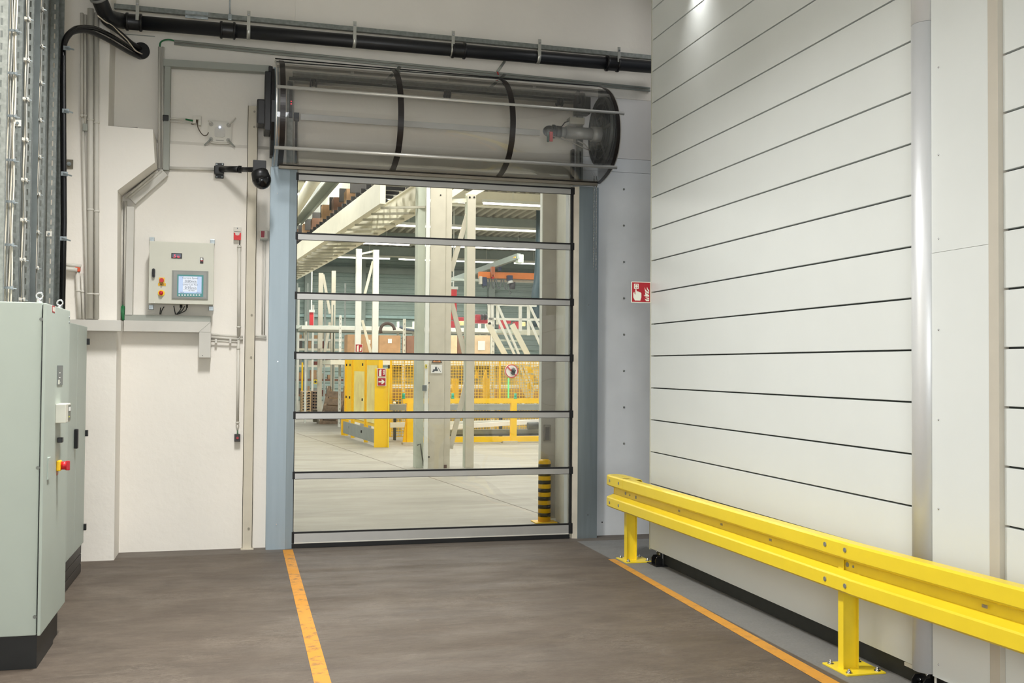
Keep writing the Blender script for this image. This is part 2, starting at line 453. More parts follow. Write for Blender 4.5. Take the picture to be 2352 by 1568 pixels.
put('end_trim', MB().box((GX-.004, GY1-.02, .105), (GX+.12, GY1, 6.3), .002), mat('end trim paint', (196, 196, 182), .5, var=.02), wr)
# flat cover plate between two rows of panels
put('cover_plate', MB().box((GX-.028, 4.53, .118), (GX+.05, 4.985, 2.452), .0015), panel_m, wr)
put('cover_plate', MB().box((GX-.028, 4.53, 2.4535), (GX+.05, 4.985, 6.3), .0015), panel_m, wr)
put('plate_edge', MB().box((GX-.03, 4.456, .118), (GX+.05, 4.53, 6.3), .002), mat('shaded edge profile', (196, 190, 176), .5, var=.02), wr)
# half-round aluminium profile
for (za, zb) in ((.125, 3.762), (3.764, 6.3)):
    mb = MB(); pts = []
    for k in range(0, 25):
        a = math.pi*k/24
        pts.append((GX-.0-.078*math.sin(a), 5.068+.083*math.cos(a)))
    mb.prism(pts, za, zb, 'z')
    for f in mb.bm.faces: f.smooth = len(f.verts) == 4 and abs(f.calc_center_median().x-GX) > .004
    put('round_profile', mb, column_alu, wr)
put('profile_tab', MB().box((GX-.012, 5.12, .098), (GX+.03, 5.26, .118)), white_pl, wr)
for py in (155, 356, 548, 757, 964, 1168):
    p = AX(2155, py, GX-.028); put('rivet', MB().sphere((GX-.029, p.y-.004, p.z), .004, .006, .006, 8, 6), chrome_m, wr)
p = AX(2155, 1525, GX-.028); put('rivet', MB().sphere((GX-.029, p.y-.004, p.z), .004, .006, .006, 8, 6), chrome_m, wr)
put('plinth_board', MB().box((3.797, -3.9, 0), (3.83, 8.92, .17)), mat('dark plinth board', (44, 45, 40), .7, var=.1, scale=12), wr)
def foot(y):
    mb = MB(); mb.box((3.64+.04, y-.12, 0), (3.80, y+.10, .008), .002)
    mb.box((3.72, y-.004, .008), (3.735, y+.004, .05)); 
    mb.prism([(3.70, .008), (3.70, .06), (3.72, .085), (3.75, .085), (3.77, .06), (3.77, .008)], y+.035, y+.043, 'y')
    mb.prism([(3.70, .008), (3.70, .06), (3.72, .085), (3.75, .085), (3.77, .06), (3.77, .008)], y-.063, y-.055, 'y')
    mb.box((3.755, y-.05, .05), (3.768, y+.05, .16)); mb.cyl((3.735, y-.01, .03), .014, .05, 'y', 12)
    f = put('levelling_foot', mb, black_m, wr)
    for dy, z in ((-.03, .10), (.035, .115), (.03, .055)):
        put('bolt', MB().cyl((3.752-.004*(z < .06), y+dy, z), .010, .012, 'x', 6), chrome_m, f)
    if y < 6: put('bushing', MB().cyl((3.728, y-.07, .035), .012, .01, 'y', 14), mat('brass bushing', (200, 170, 120), .4, .6), f)
foot(8.93); foot(5.1)
put('stay_rod', MB().box((GX-.02, 4.97, .0), (GX-.012, 4.98, .12)), white_pl, wr)
put('base_frame', MB().box((3.757, 4.2, 0), (3.79, 5.0, .115)), black_m, wr)
put('bolt', MB().sphere((3.755, 4.72, .06), .008), chrome_m, wr)

# ================================================================== ROLL-UP DOOR (door_1)
DY = 10.5
door = _link('door_1', None, None, Vector((1.97, DY, 0))); door['kind'] = 'structure'
XL, XR = .525, 3.418
put('left_post', MB().prism([(.274, 10.6), (.274, 10.46), (.458, 10.46), (.458, 10.466), (.532, 10.488), (.532, 10.6)], 0, 3.76, 'z'), postgal, door)
put('post_extension', MB().prism([(.286, 10.6), (.286, 10.47), (.34, 10.47), (.34, 10.6)], 3.765, 4.75, 'z'), postgal, door)
put('right_post', MB().prism([(3.475, 10.46), (3.693, 10.46), (3.693, 10.6), (3.475, 10.6)], 0, 3.73, 'z'), mat('right post zinc', (172, 184, 188), .34, .85, var=.04, scale=3, stretch=(8, 8, .6)), door)
put('right_guide', MB().prism([(3.425, 10.488), (3.475, 10.462), (3.475, 10.6), (3.425, 10.6)], 0, 3.73, 'z'), mat('guide aluminium', (205, 198, 182), .5, .25), door)
put('guide_seal', MB().box((3.398, DY, .1), (3.422, DY+.02, 3.72)), rubber_m, door)
put('guide_lip', MB().box((3.385, DY+.012, .1), (3.395, DY+.03, 3.72)), alu_m, door)
put('guide_seal', MB().box((.53, DY+.005, 0), (.54, DY+.02, 3.72)), rubber_m, door)
for q in ((637, 444, 0), (668-30, 830, 0), (635, 1204, 0)):
    p = AY(q[0], q[1], 10.46); put('screw', MB().cyl((p.x, 10.459, p.z), .006, .006, 'y', 8), chrome_m, door)
for q in ((1352, 700), (1350, 1182)):
    p = AY(q[0], q[1], 10.46); put('screw', MB().cyl((p.x, 10.459, p.z), .006, .006, 'y', 8), chrome_m, door)
zt = [3.716-.5933*k for k in range(7)]
for k, z in enumerate(zt):
    h = .068 if k < 6 else .104
    put('curtain_bar', MB().box((XL+.02, DY-.012, z-h), (XR-.03, DY+.012, z-.014), .001), alubar, door)
    put('bar_gasket', MB().box((XL+.02, DY-.010, z-.014), (XR-.03, DY+.010, z+.003)), rubber_m, door)
    put('bar_gasket', MB().box((XL+.02, DY-.010, z-h-.004), (XR-.03, DY+.010, z-h)), brown_pl, door)
    put('end_block', MB().box((XL-.002, DY-.016, z-h-.002), (XL+.022, DY+.016, z+.006), .002), rubber_m, door)
    put('end_block', MB().box((XR-.03, DY-.016, z-h-.002), (XR+.014, DY+.016, z+.006), .002), rubber_m, door)
    if k < 6:
        za, zb = zt[k+1]+.003, z-h-.002
        put('window_pane', MB().box((XL+.012, DY-.001, za), (XR-.02, DY+.001, zb)), pane_m, door)
put('window_pane', MB().box((XL+.012, DY-.001, 3.72), (XR-.02, DY+.001, 3.98)), pane_m, door)
put('bottom_strip', MB().box((XL+.02, DY-.016, .046), (XR-.03, DY+.012, .055)), white_pl, door)
put('bottom_seal', MB().box((XL-.002, DY-.02, .0), (XR-.02, DY+.02, .046), .004), rubber_m, door)
# ---- transparent shroud over the roller
PROF = [(10.50, 4.82), (10.40, 4.80), (10.16, 4.70), (9.99, 4.58), (9.87, 4.43), (9.815, 4.27), (9.82, 4.12), (9.88, 3.985), (10.0, 3.875), (10.2, 3.80), (10.42, 3.765)]
def spline(P, n=6):
    out = []
    for i in range(len(P)-1):
        p0 = P[max(i-1, 0)]; p1 = P[i]; p2 = P[i+1]; p3 = P[min(i+2, len(P)-1)]
        for k in range(n):
            t = k/n
            out.append(tuple(.5*((2*p1[c])+(-p0[c]+p2[c])*t+(2*p0[c]-5*p1[c]+4*p2[c]-p3[c])*t*t+(-p0[c]+3*p1[c]-3*p2[c]+p3[c])*t**3) for c in range(len(p1))))
    out.append(P[-1]); return out
PS = spline(PROF)
def inset(P, d):
    cy, cz = 10.35, 4.28
    out = []
    for y, z in P:
        v = Vector((y-cy, z-cz)); v = v.normalized()*(v.length-d); out.append((cy+v.x, cz+v.y))
    return out
shroud = put('shroud', MB().sheet([[(x, y, z) for (y, z) in PS] for x in (.3, 1.1, 1.9, 2.7, 3.69)], True), cover_m, door)
def band(x0, x1, m, name, d0=-.003, d1=.012):
    a, b = inset(PS, d0), inset(PS, d1)
    mb = MB()
    for i in range(len(PS)-1):
        A = [mb.bm.verts.new((x, *q)) for x in (x0, x1) for q in (a[i], a[i+1], b[i+1], b[i])]
        for f in ((0, 1, 5, 4), (3, 2, 6, 7), (0, 1, 2, 3), (4, 5, 6, 7)): mb.bm.faces.new([A[j] for j in f])
    return put(name, mb, m, shroud)
band(1.436, 1.492, brown_pl, 'shroud_band'); band(2.542, 2.598, brown_pl, 'shroud_band')
band(.335, .385, brown_pl, 'shroud_band'); band(3.655, 3.69, brown_pl, 'shroud_band')
band(.298, .308, alu_m, 'shroud_rim'); band(3.691, 3.70, alu_m, 'shroud_rim')
def rod(za, zb, Y, x0, x1, r, m=alu_m, name='shroud_rod', **k):
    return put(name, MB().tube([(x0, Y, za), (x1, Y, zb)], r, 14), m, shroud)
rod(4.398, 4.385, 9.852, .30, 3.745, .017); rod(3.838, 3.842, 9.905, .29, 3.69, .017)
rod(4.818, 4.80, 10.40, .30, 3.70, .006, rubber_m)
put('shroud_rail', MB().box((.348, 10.385, 3.735), (3.655, 10.43, 3.765), .004), mat('warm aluminium', (150, 142, 128), .4, .6), shroud)
put('shroud_rail', MB().box((.348, 10.38, 3.768), (3.655, 10.41, 3.78), .002), brown_pl, shroud)
# end plates
put('end_plate', MB().prism(inset(PS, .012)+[(10.5, 3.77), (10.5, 4.8)], 3.692, 3.696, 'x'), clear_material('smoked end plate', (.72, .73, .72, 1), .02, 1, 1.4, frost=.12), shroud)
put('end_plate', MB().prism([(10.55, 4.7), (10.2, 4.66), (10.05, 4.5), (9.98, 4.3), (10.0, 4.1), (10.12, 3.95), (10.4, 3.86), (10.55, 3.86)], .262, .292, 'x'), black_m, shroud)
hb = MB(); hb.box((.2, 10.15, 4.05), (.265, 10.45, 4.62), .01); hb.box((.13, 10.2, 4.12), (.262, 10.42, 4.36), .015); hb.box((.235, 10.25, 4.6), (.275, 10.4, 4.7), .008)
put('drive_housing', hb, black_m, shroud)
# inside: spiral guide rings, roller tube, motor
def ring(x, y, z, r0, r1, w, m, name, n=40):
    mb = MB(); a0 = []
    for k in range(n):
        t = 2*math.pi*k/n
        a0.append([mb.bm.verts.new((x+dx, y+math.cos(t)*rr, z+math.sin(t)*rr)) for dx, rr in ((0, r0), (w, r0), (w, r1), (0, r1))])
    for k in range(n):
        A, B = a0[k], a0[(k+1) % n]
        for j in range(4): mb.bm.faces.new((A[j], B[j], B[(j+1) % 4], A[(j+1) % 4]))
    return put(name, mb, m, door)
grid_grey = mat('guide ring grey', (120, 124, 124), .4, .5, var=.03)
cy_, cz_ = 10.2, 4.27
for r in (.13, .2, .28, .34): ring(3.6, cy_, cz_, r, r+.014, .03, grid_grey, 'guide_ring')
put('guide_disc', MB().cyl((3.645, cy_, cz_), .36, .01, 'x', 40), mat('guide disc', (104, 108, 108), .5, .3), door)
for a in range(0, 360, 60):
    put('guide_spoke', MB().bar((3.605, cy_+.07*math.cos(R(a)), cz_+.07*math.sin(R(a))), (3.605, cy_+.35*math.cos(R(a)), cz_+.35*math.sin(R(a))), .03, .012, up=(1, 0, 0)), grid_grey, door)
tubez = AY(1000, 218, 10.42).z
def inrod(q0, q1, Y, r, m, name, n=14):
    a, b = AY(q0[0], q0[1], Y), AY(q1[0], q1[1], Y); zz = (a.z+b.z)/2
    return put(name, MB().tube([(a.x, Y, zz+(a.z-zz)), (b.x, Y, b.z)], r, n), m, door)
inrod((676, 188), (1330, 237), 10.35, .016, alu_m, 'roller_shaft')
for q in ((720, 191), (1027, 217), (1285, 235)):
    p = AY(q[0], q[1], 10.35); s = MB(); s.cyl((p.x, p.y, p.z), .034, .03, 'x', 14); s.cyl((p.x-.028, p.y, p.z), .04, .014, 'x', 14); s.cyl((p.x+.028, p.y, p.z), .04, .014, 'x', 14)
    put('shaft_bearing', s, black_m, door)
def inbeam(q0, q1, Y, w, h, m, name):
    a, b = AY(q0[0], q0[1], Y), AY(q1[0], q1[1], Y)
    return put(name, MB().bar(a, b, w, h, bev=.002), m, door)
inbeam((672, 170), (1330, 222), 10.52, .05, .05, steel_d, 'support_profile')
inbeam((664, 180), (1340, 232), 10.57, .02, .03, mat('shadow profile', (70, 74, 74), .6, .3), 'support_profile')  # dark colour stands in for the shade behind the support profile
inbeam((690, 268), (1240, 305), 10.45, .02, .06, alubar, 'top_slat')
for q in ((690, 268), ):
    p = AY(q[0]-10, q[1], 10.44); put('slat_end', MB().box((p.x-.02, 10.43, p.z-.04), (p.x+.03, 10.47, p.z+.04), .003), black_m, door)
for q in ((890, 190), (1128, 206)):
    p = AY(q[0], q[1], 10.5); s = MB(); s.box((p.x-.055, p.y-.02, p.z-.022), (p.x+.055, p.y+.02, p.z+.022), .002); s.bar((p.x-.01, p.y, p.z+.02), (p.x+.1, 10.3, p.z+.12), .04, .004)
    put('shroud_bracket', s, steel_d, door)
# left inner column with slots and terminals
a = AY(668, 280, 10.45)
put('guide_upright', MB().box((a.x-.035, 10.44, 3.77), (a.x+.02, 10.52, 4.62), .002), steel_d, door)
put('guide_strip', MB().box((a.x+.04, 10.44, 3.8), (a.x+.065, 10.46, 4.22)), black_m, door)
put('guide_strip', MB().box((a.x-.02, 10.42, 4.25), (a.x+.012, 10.44, 4.6)), black_m, door)
for z in (4.385, 4.41): put('indicator_led', MB().sphere((a.x, 10.415, z), .006), ledred, door)
b = AY(1320, 350, 10.45)
put('guide_upright', MB().box((b.x-.03, 10.44, 3.77), (b.x-.005, 10.5, 4.12)), black_m, door)
put('guide_upright', MB().box((b.x+.03, 10.44, 3.77), (b.x+.09, 10.5, 4.5)), steel_d, door)
put('guide_upright', MB().box((b.x+.05, 10.43, 3.77), (b.x+.065, 10.44, 4.1)), black_m, door)
# motor
my = 10.12
m0, m1 = AY(1385, 309, my), AY(1262, 302, my)
zc = (m0.z+m1.z)/2
mot = put('motor', MB().tube([(m0.x-.03, my, zc), (m1.x+.17, my, zc)], .062, 22).tube([(m1.x+.17, my, zc), (m1.x+.09, my, zc)], .052, 22).tube([(m0.x-.03, my, zc), (m0.x-.13, my, zc)], .078, 22), mat('motor grey paint', (150, 150, 146), .4, .3, var=.04), door)
put('motor_collar', MB().tube([(m1.x+.12, my, zc), (m1.x+.07, my, zc)], .06, 18).tube([(m1.x+.055, my, zc), (m1.x+.03, my, zc)], .07, 18), black_m, mot)
put('brake_cap', MB().sphere((m1.x, my, zc), .07, .06, .058, 18, 12), gloss_black, mot)
put('brake_lever', MB().box((m1.x-.02, my-.075, zc-.12), (m1.x+.015, my-.06, zc-.02), .003), red_m, mot)
put('brake_lever', MB().box((m1.x-.045, my-.07, zc-.125), (m1.x-.022, my-.055, zc-.03), .003), mat('dark green lever', (24, 70, 60), .5), mot)
put('terminal_box', MB().box((m1.x+.2, my-.06, zc+.08), (m1.x+.36, my+.06, zc+.15), .008), mat('terminal box', (176, 172, 158), .5), mot)
put('motor_cable', MB().tube([(m1.x+.2, my-.03, zc+.11), (m1.x+.15, my-.05, zc+.09), (m1.x+.11, my-.06, zc+.04)], .006, 8), black_m, mot)
put('motor_cable', MB().tube([(m1.x+.02, my-.05, zc-.06), (m1.x+.2, my-.05, zc-.1), (m1.x+.36, my-.04, zc-.16), (m1.x+.44, my, zc-.17), (m1.x+.38, my, zc-.11), (m1.x+.3, my, zc-.08)], .007, 8), mat('cable grey', (160, 156, 148), .5), mot)
p = AY(1335, 232, 10.25)
gb = MB(); gb.tube([(p.x-.05, 10.25, p.z+.02), (p.x-.03, 10.25, p.z+.02)], .085, 22); gb.tube([(p.x+.0, 10.25, p.z), (p.x+.02, 10.25, p.z)], .09, 22); gb.box((p.x-.06, 10.2, p.z-.14), (p.x+.09, 10.34, p.z+.04), .01)
put('gear_unit', gb, mat('gear dark grey', (62, 64, 64), .4, .5, var=.1), door)
# manual chain hanging at the right post
def chain(x, y, z0, z1, parent, m, link=.034):
    mb = MB(); z = z0; k = 0
    while z > z1:
        r = .0075; t = []
        for j in range(9):
            a = 2*math.pi*j/8
            if k % 2: t.append((x+math.cos(a)*r*.8, y, z-link/2+math.sin(a)*link*.55))
            else: t.append((x, y+math.cos(a)*r*.8, z-link/2+math.sin(a)*link*.55))
        mb.tube(t, .0026, 4, cap=False, smooth=False); z -= link*.82; k += 1
    return put('hand_chain', mb, m, parent)
c0 = AY(1367, 430, 10.42); c1 = AY(1367, 620, 10.42)
chain(c0.x-.012, 10.42, c0.z+.12, c1.z+.04, door, chrome_m); chain(c0.x+.014, 10.42, c0.z+.12, c1.z+.02, door, chrome_m)

# ================================================================== FLOOR TAPE
t = MB(); t.box((.436, 1.5, 0), (.531, 10.42, .002)); solo('floor_tape', t, tape_l, 'long worn yellow floor tape running from the left door post towards the viewer', 'tape')
t = MB(); t.sheet([[(3.385, 9.27, .0015), (3.455, 9.27, .0015)], [(3.2, 3.2, .0015), (3.32, 3.2, .0015)]]); 
t.sheet([[(3.385, 9.27, 0), (3.455, 9.27, 0)], [(3.2, 3.2, 0), (3.32, 3.2, 0)]])
solo('floor_tape', t, tape_r, 'clean orange yellow floor tape beside the yellow guard rail', 'tape')

# ================================================================== YELLOW GUARD RAIL
gr = thing('guard_rail', 'bright yellow steel crash barrier in front of the white panel wall', 'guard rail', (3.57, 7.4, 0))
SEC = [(0, .302), (-.07, .302), (-.082, .29), (-.082, .212), (-.074, .202), (-.012, .178), (-.012, .122), (-.074, .096), (-.082, .086), (-.082, .012), (-.07, 0), (0, 0)]
def sweep(path, name, out=0.0, parent=gr, zb=.482):
    """path: list of (x,y,z offset); section offset to the left of the walking direction"""
    mb = MB(); rings = []
    for i, (x, y, dz) in enumerate(path):
        a = Vector(path[max(i-1, 0)][:2]); b = Vector(path[min(i+1, len(path)-1)][:2])
        d = (b-a).normalized(); nrm = Vector((-d.y, d.x))
        ring = []
        for (o, z) in SEC:
            q = Vector((x, y)) + nrm*((o+.082)-out)
            ring.append(Vector((q.x, q.y, zb+dz+z)))
        for (o, z) in SEC[::-1]:
            zz = z + (-.005 if z > .24 else (.005 if z < .06 else 0)); oo = min(o+.005, .001)
            q = Vector((x, y)) + nrm*((oo+.082)-out)
            ring.append(Vector((q.x, q.y, zb+dz+zz)))
        rings.append([mb.bm.verts.new(v) for v in ring])
    n = len(rings[0])
    for a, b in zip(rings, rings[1:]):
        for k in range(n): mb.bm.faces.new((a[k], a[(k+1) % n], b[(k+1) % n], b[k]))
    mb.bm.faces.new(rings[0]); mb.bm.faces.new(rings[-1][::-1])
    return put(name, mb, yellow_m, parent)
# walking towards -Y the left normal points to +X
def railx(y): return 3.415+(9.0-y)*.0145
s1 = sweep([(railx(9.02), 9.02, 0), (railx(5.36), 5.36, 0)], 'rail_section')
s2 = sweep([(railx(5.40), 5.40, 0.002), (railx(3.9)+.03, 3.9, .016), (railx(1.6)+.05, 1.6, .03)], 'rail_section', out=.011)
endp = [(3.585, 8.9, 0), (3.592, 9.2, 0), (3.585, 9.36, 0), (3.56, 9.42, 0), (3.50, 9.452, 0), (3.44, 9.44, 0), (3.41, 9.40, 0), (3.403, 9.33, 0), (3.408, 8.98, 0)]
sweep(endp, 'rail_end_piece', out=-.006)
def dot(y, z, sq=False, off=0.0, m=None, r=.0145, dep=.082):
    x = railx(y)-off
    mb = MB()
    if sq: mb.box((x-.001, y-.018, z-.008), (x+.004, y+.018, z+.008))
    else: mb.cyl((x-.0015, y, z), r, .006, 'x', 12)
    put('rail_bolt' if not sq else 'rail_slot', mb, m or chrome_m, gr)
boltm = mat('dull zinc bolt head', (150, 152, 146), .45, .5); slotm = mat('rail slot', (150, 140, 118), .7)
BV = -.07
for y, z in ((9.3, .735), (9.07, .735), (9.3, .53), (9.07, .53)): dot(y, z, m=boltm)
for y, z in ((9.07, .64), (8.82, .635)): dot(y, z, off=BV, m=boltm)
dot(8.97, .636, off=BV, r=.008, m=boltm)
for y, z in ((5.65, .74), (5.44, .74), (5.65, .53), (5.44, .53)): dot(y, z, m=boltm)
for y, z in ((5.52, .637), (5.32, .637)): dot(y, z, off=BV-.0 if y > 5.4 else BV+.004, m=boltm)
dot(5.46, .636, off=BV, r=.008, m=boltm)
for y in (7.9, 7.15, 6.43): dot(y, .637, sq=True, off=BV, m=slotm)
dot(4.35, .65, sq=True, off=BV+.01, m=slotm)
def post(y, x=3.52):
    mb = MB(); h = .70
    mb.box((x, y-.0275, .008), (x+.006, y+.0275, h)); mb.box((x+.1, y-.0275, .008), (x+.106, y+.0275, h)); mb.box((x+.006, y-.0025, .008), (x+.1, y+.0025, h))
    p = put('rail_post', mb, yellow_m, gr)
    bp = put('base_plate', MB().box((3.478, y-.135, 0), (3.738, y+.135, .010), .002), yellow_m, p)
    for dx in (.035, .225):
        for dy in (-.10, .10):
            b = MB(); b.cyl((3.478+dx, y+dy, .012), .02, .003, 'z', 16); b.cyl((3.478+dx, y+dy, .019), .012, .012, 'z', 6); b.cyl((3.478+dx, y+dy, .028), .006, .012, 'z', 8)
            put('anchor_bolt', b, chrome_m, p)
    return p
post(9.17); post(5.57); post(1.97)

# ================================================================== ELECTRICAL CABINETS
CX = -1.115
cab = thing('electrical_cabinet', 'tall pale grey electrical cabinet on a black plinth at the left edge', 'cabinet', (-1.36, 7.09, 0))
put('body', MB().box((-1.615, 6.665, .2), (CX-.022, 7.53, 2.165), .006), cabinet_m, cab)
dr = put('door', MB().box((CX-.014, 6.65, .2), (CX+.004, 7.545, 2.160), .005), cabinet_m, cab)
put('door_seal', MB().box((CX-.024, 6.675, .21), (CX-.012, 7.52, 2.15)), black_m, cab)
put('plinth', MB().box((-1.6, 6.69, 0), (CX-.02, 7.25, .2)), plinth_m, cab)
put('plinth', MB().box((-1.6, 7.256, 0), (CX-.035, 7.5, .2)), plinth_m, cab)
def cabscrew(px, py):
    p = AY(px, py, 6.665); return put('cover_screw', MB().cyl((p.x, 6.664, p.z), .011, .006, 'y', 14).box((p.x-.006, 6.6595, p.z-.001), (p.x+.006, 6.661, p.z+.001)), mat('screw grey', (130, 134, 128), .5, .4), cab)
for q in ((95, 733), (87, 1074), (80, 1416)): cabscrew(*q)
def onx(px, py, X=CX+.004): return AX(px, py, X)
def cabplate(x0, y0, x1, y1, t, m, name, parent, X=CX+.004, bev=.001):
    a, b = AX(x0, (y0+y1)/2, X), AX(x1, (y0+y1)/2, X); z0, z1 = AX((x0+x1)/2, y0, X).z, AX((x0+x1)/2, y1, X).z
    return put(name, MB().box((X, a.y, z1), (X+t, b.y, z0), bev), m, parent), (a.y, b.y, z1, z0)
o, e = cabplate(131, 839, 143, 884, .004, mat('label dark grey', (104, 110, 108), .4), 'indicator_label', dr)
put('label_field', MB().box((CX+.0082, e[0]+.02, e[2]+.006), (CX+.0092, e[0]+.07, e[2]+.035)), signwhite, o)
for k in range(3): put('label_mark', MB().box((CX+.0082, e[0]+.05, e[3]-.05-.03*k), (CX+.0092, e[0]+.1, e[3]-.045-.03*k)), paper_m, o)
o, e = cabplate(120, 702, 126, 718, .001, redsign, 'warning_sticker', dr)
for k in range(3): put('sticker_mark', MB().box((CX+.0052, e[0]+.012+.03*k, e[2]+.008), (CX+.006, e[0]+.03+.03*k, e[3]-.008)), signwhite, o)
# controller box standing off the door
a = onx(131, 948); b = onx(143, 948); zc0, zc1 = onx(137, 968).z, onx(137, 926).z
cb = put('controller_box', MB().box((CX+.004, a.y-.06, zc0), (CX+.065, a.y+.13, zc1), .004), mat('controller casing', (214, 212, 198), .5), dr)
put('controller_keys', MB().box((CX+.065, a.y+.03, zc0+.012), (CX+.067, a.y+.12, zc1-.01)), mat('controller face', (112, 114, 104), .5), cb)
put('controller_display', MB().box((CX+.067, a.y+.04, zc0+.07), (CX+.068, a.y+.11, zc0+.095)), paper_m, cb)
put('controller_mark', MB().box((CX+.067, a.y+.04, zc0+.03), (CX+.068, a.y+.08, zc0+.037)), mat('yellow green mark', (210, 214, 60), .5), cb)
c = onx(133, 1010); put('door_lock', MB().box((CX+.004, c.y-.03, c.z-.016), (CX+.035, c.y+.02, c.z+.016), .004), black_m, dr)
c = onx(131, 1069)
ms = put('main_switch', MB().box((CX+.004, c.y-.035, c.z-.033), (CX+.03, c.y+.035, c.z+.033), .008), mat('switch yellow', (250, 196, 10), .4), dr)
put('rotary_knob', MB().cyl((CX+.045, c.y, c.z), .026, .034, 'x', 20).box((CX+.055, c.y-.01, c.z-.03), (CX+.08, c.y+.01, c.z+.03), .004), red_m, ms)
put('switch_tag', MB().box((CX+.004, c.y-.02, c.z-.06), (CX+.008, c.y+.03, c.z-.036)), mat('tag brown', (190, 130, 110), .5), ms)
c0_, c1_ = onx(111, 1050), onx(110, 1100)
put('drawing_pocket', MB().box((CX+.004, c0_.y-.04, c1_.z), (CX+.012, c0_.y+.04, c0_.z), .001), cabinet_m, dr)
# lifting eyes
def eye(x, y, z):
    mb = MB(); mb.cyl((x, y, z+.012), .016, .024, 'z', 12)
    t = [(x+.018*math.cos(2*math.pi*k/14), y, z+.042+.018*math.sin(2*math.pi*k/14)) for k in range(15)]
    mb.tube(t, .006, 8, cap=False); return put('lifting_eye', mb, chrome_m, cab)
eye(-1.16, 6.72, 2.165); eye(-1.16, 7.44, 2.165)
for dz in (0, .035): put('cover_screw', MB().cyl((CX+.005, 7.51, 2.115-dz), .008, .004, 'x', 10), steel_m, cab)

C2 = -1.29
cab2 = thing('electrical_cabinet', 'second, slightly lower pale grey cabinet with dark slatted plinth and black handle', 'cabinet', (-1.45, 9.2, 0))
zt2 = AX(180, 744, C2).z; zb2 = .245
put('body', MB().box((-1.6, 8.7, zb2), (C2-.02, 9.70, zt2), .004), cabinet_m, cab2)
d2 = put('door', MB().box((C2-.018, 9.19, zb2+.005), (C2, 9.715, zt2-.004), .004), cabinet_m, cab2)
put('door', MB().box((C2-.018, 8.71, zb2+.005), (C2, 9.183, zt2-.004), .004), cabinet_m, cab2)
for k in range(3):
    put('plinth_slat', MB().box((-1.58, 8.72, .004+.081*k), (C2-.012, 9.68, .079+.081*k), .003), mat('brown black plinth', (52, 47, 42), .5), cab2)
put('plinth_core', MB().box((-1.57, 8.74, 0), (C2-.02, 9.66, .244)), black_m, cab2)
h0, h1 = AX(171, 985, C2), AX(170, 1030, C2)
put('handle', MB().box((C2, h0.y-.02, h1.z), (C2+.03, h0.y+.03, h0.z), .008), black_m, cab2)
for py in (784, 994, 1205):
    z = AX(197, py, C2).z; put('hinge', MB().box((C2-.005, 9.70, z-.027), (C2+.022, 9.735, z+.027), .003), black_m, cab2)

# ================================================================== LEFT: CABLE TRAYS
def tray(x0, yf, base_y1, pxs, label, slots=True, z0=2.1):
    """vertical U-shaped tray: slotted side flange facing the viewer, slotted base on the wall"""
    t = thing('cable_tray', label, 'cable tray', (x0, yf, z0), 'vertical cable trays above the cabinet')
    x1 = -1.5
    # slotted flange built as strips around real openings
    def slotted(name, xa, xb, y, n0, sw, sh, pitch):
        mb = MB(); xm = (xa+xb)/2; zt_ = 6.4
        mb.box((xa, y, z0), (xm-sw/2, y+.002, zt_)); mb.box((xm+sw/2, y, z0), (xb, y+.002, zt_))
        z = z0
        while z < zt_:
            mb.box((xm-sw/2, y, z), (xm+sw/2, y+.002, z+pitch-sh)); z += pitch
        return put(name, mb, steel_d, t)
    slotted('side_flange', x0, x1, yf, 0, .012, .045, .082)
    put('flange_lip', MB().box((x1-.002, yf, z0), (x1+.001, yf+.014, 6.4)), steel_m, t)
    put('back_sheet', MB().box((-1.58, yf+.002, z0), (-1.577, base_y1, 6.4)), steel_d, t)
    return t
T = [(-1.58, 7.40), (-1.56, 7.88), (-1.552, 8.26), (-1.552, 8.80), (-1.562, 9.30)]
LB = ['galvanised cable tray nearest the left edge of the picture', 'galvanised cable tray second from the left edge, between two cable bundles',
      'galvanised cable tray third from the left edge', 'galvanised cable tray fourth from the left edge', 'last galvanised cable tray, next to the thick black cable']
for i, ((x0, y), lb) in enumerate(zip(T, LB)):
    nx = T[i+1][1] if i < 4 else 9.56
    tr = tray(x0, y, nx-.01, None, lb)
    if i == 2: put('side_rail', MB().box((-1.555, 8.50, 2.1), (-1.5, 8.505, 6.4)), mat('dark zinc', (110, 116, 114), .5, .5, var=.1), tr)
    if i == 4: put('end_rail', MB().box((-1.56, 9.56, 2.1), (-1.497, 9.565, 6.4)), steel_d, tr)
    if i in (1, 4): 
        z = AY(40 if i == 1 else 117, 283 if i == 1 else 537, y).z
        xw = AY(41 if i == 1 else 117.5, 283, y).x
        w_ = put('washer_plate', MB().box((xw-.022, y-.006, z-.022), (xw+.022, y-.001, z+.022), .001), white_pl, tr)
        put('bolt', MB().cyl((xw, y-.01, z), .01, .01, 'y', 8), steel_m, w_)
p = AY(5, 245, 7.4); 
cream_c = mat('cream cable sheath', (226, 216, 196), .5, var=.03); grey_c = mat('grey cable sheath', (150, 150, 144), .5, var=.03)
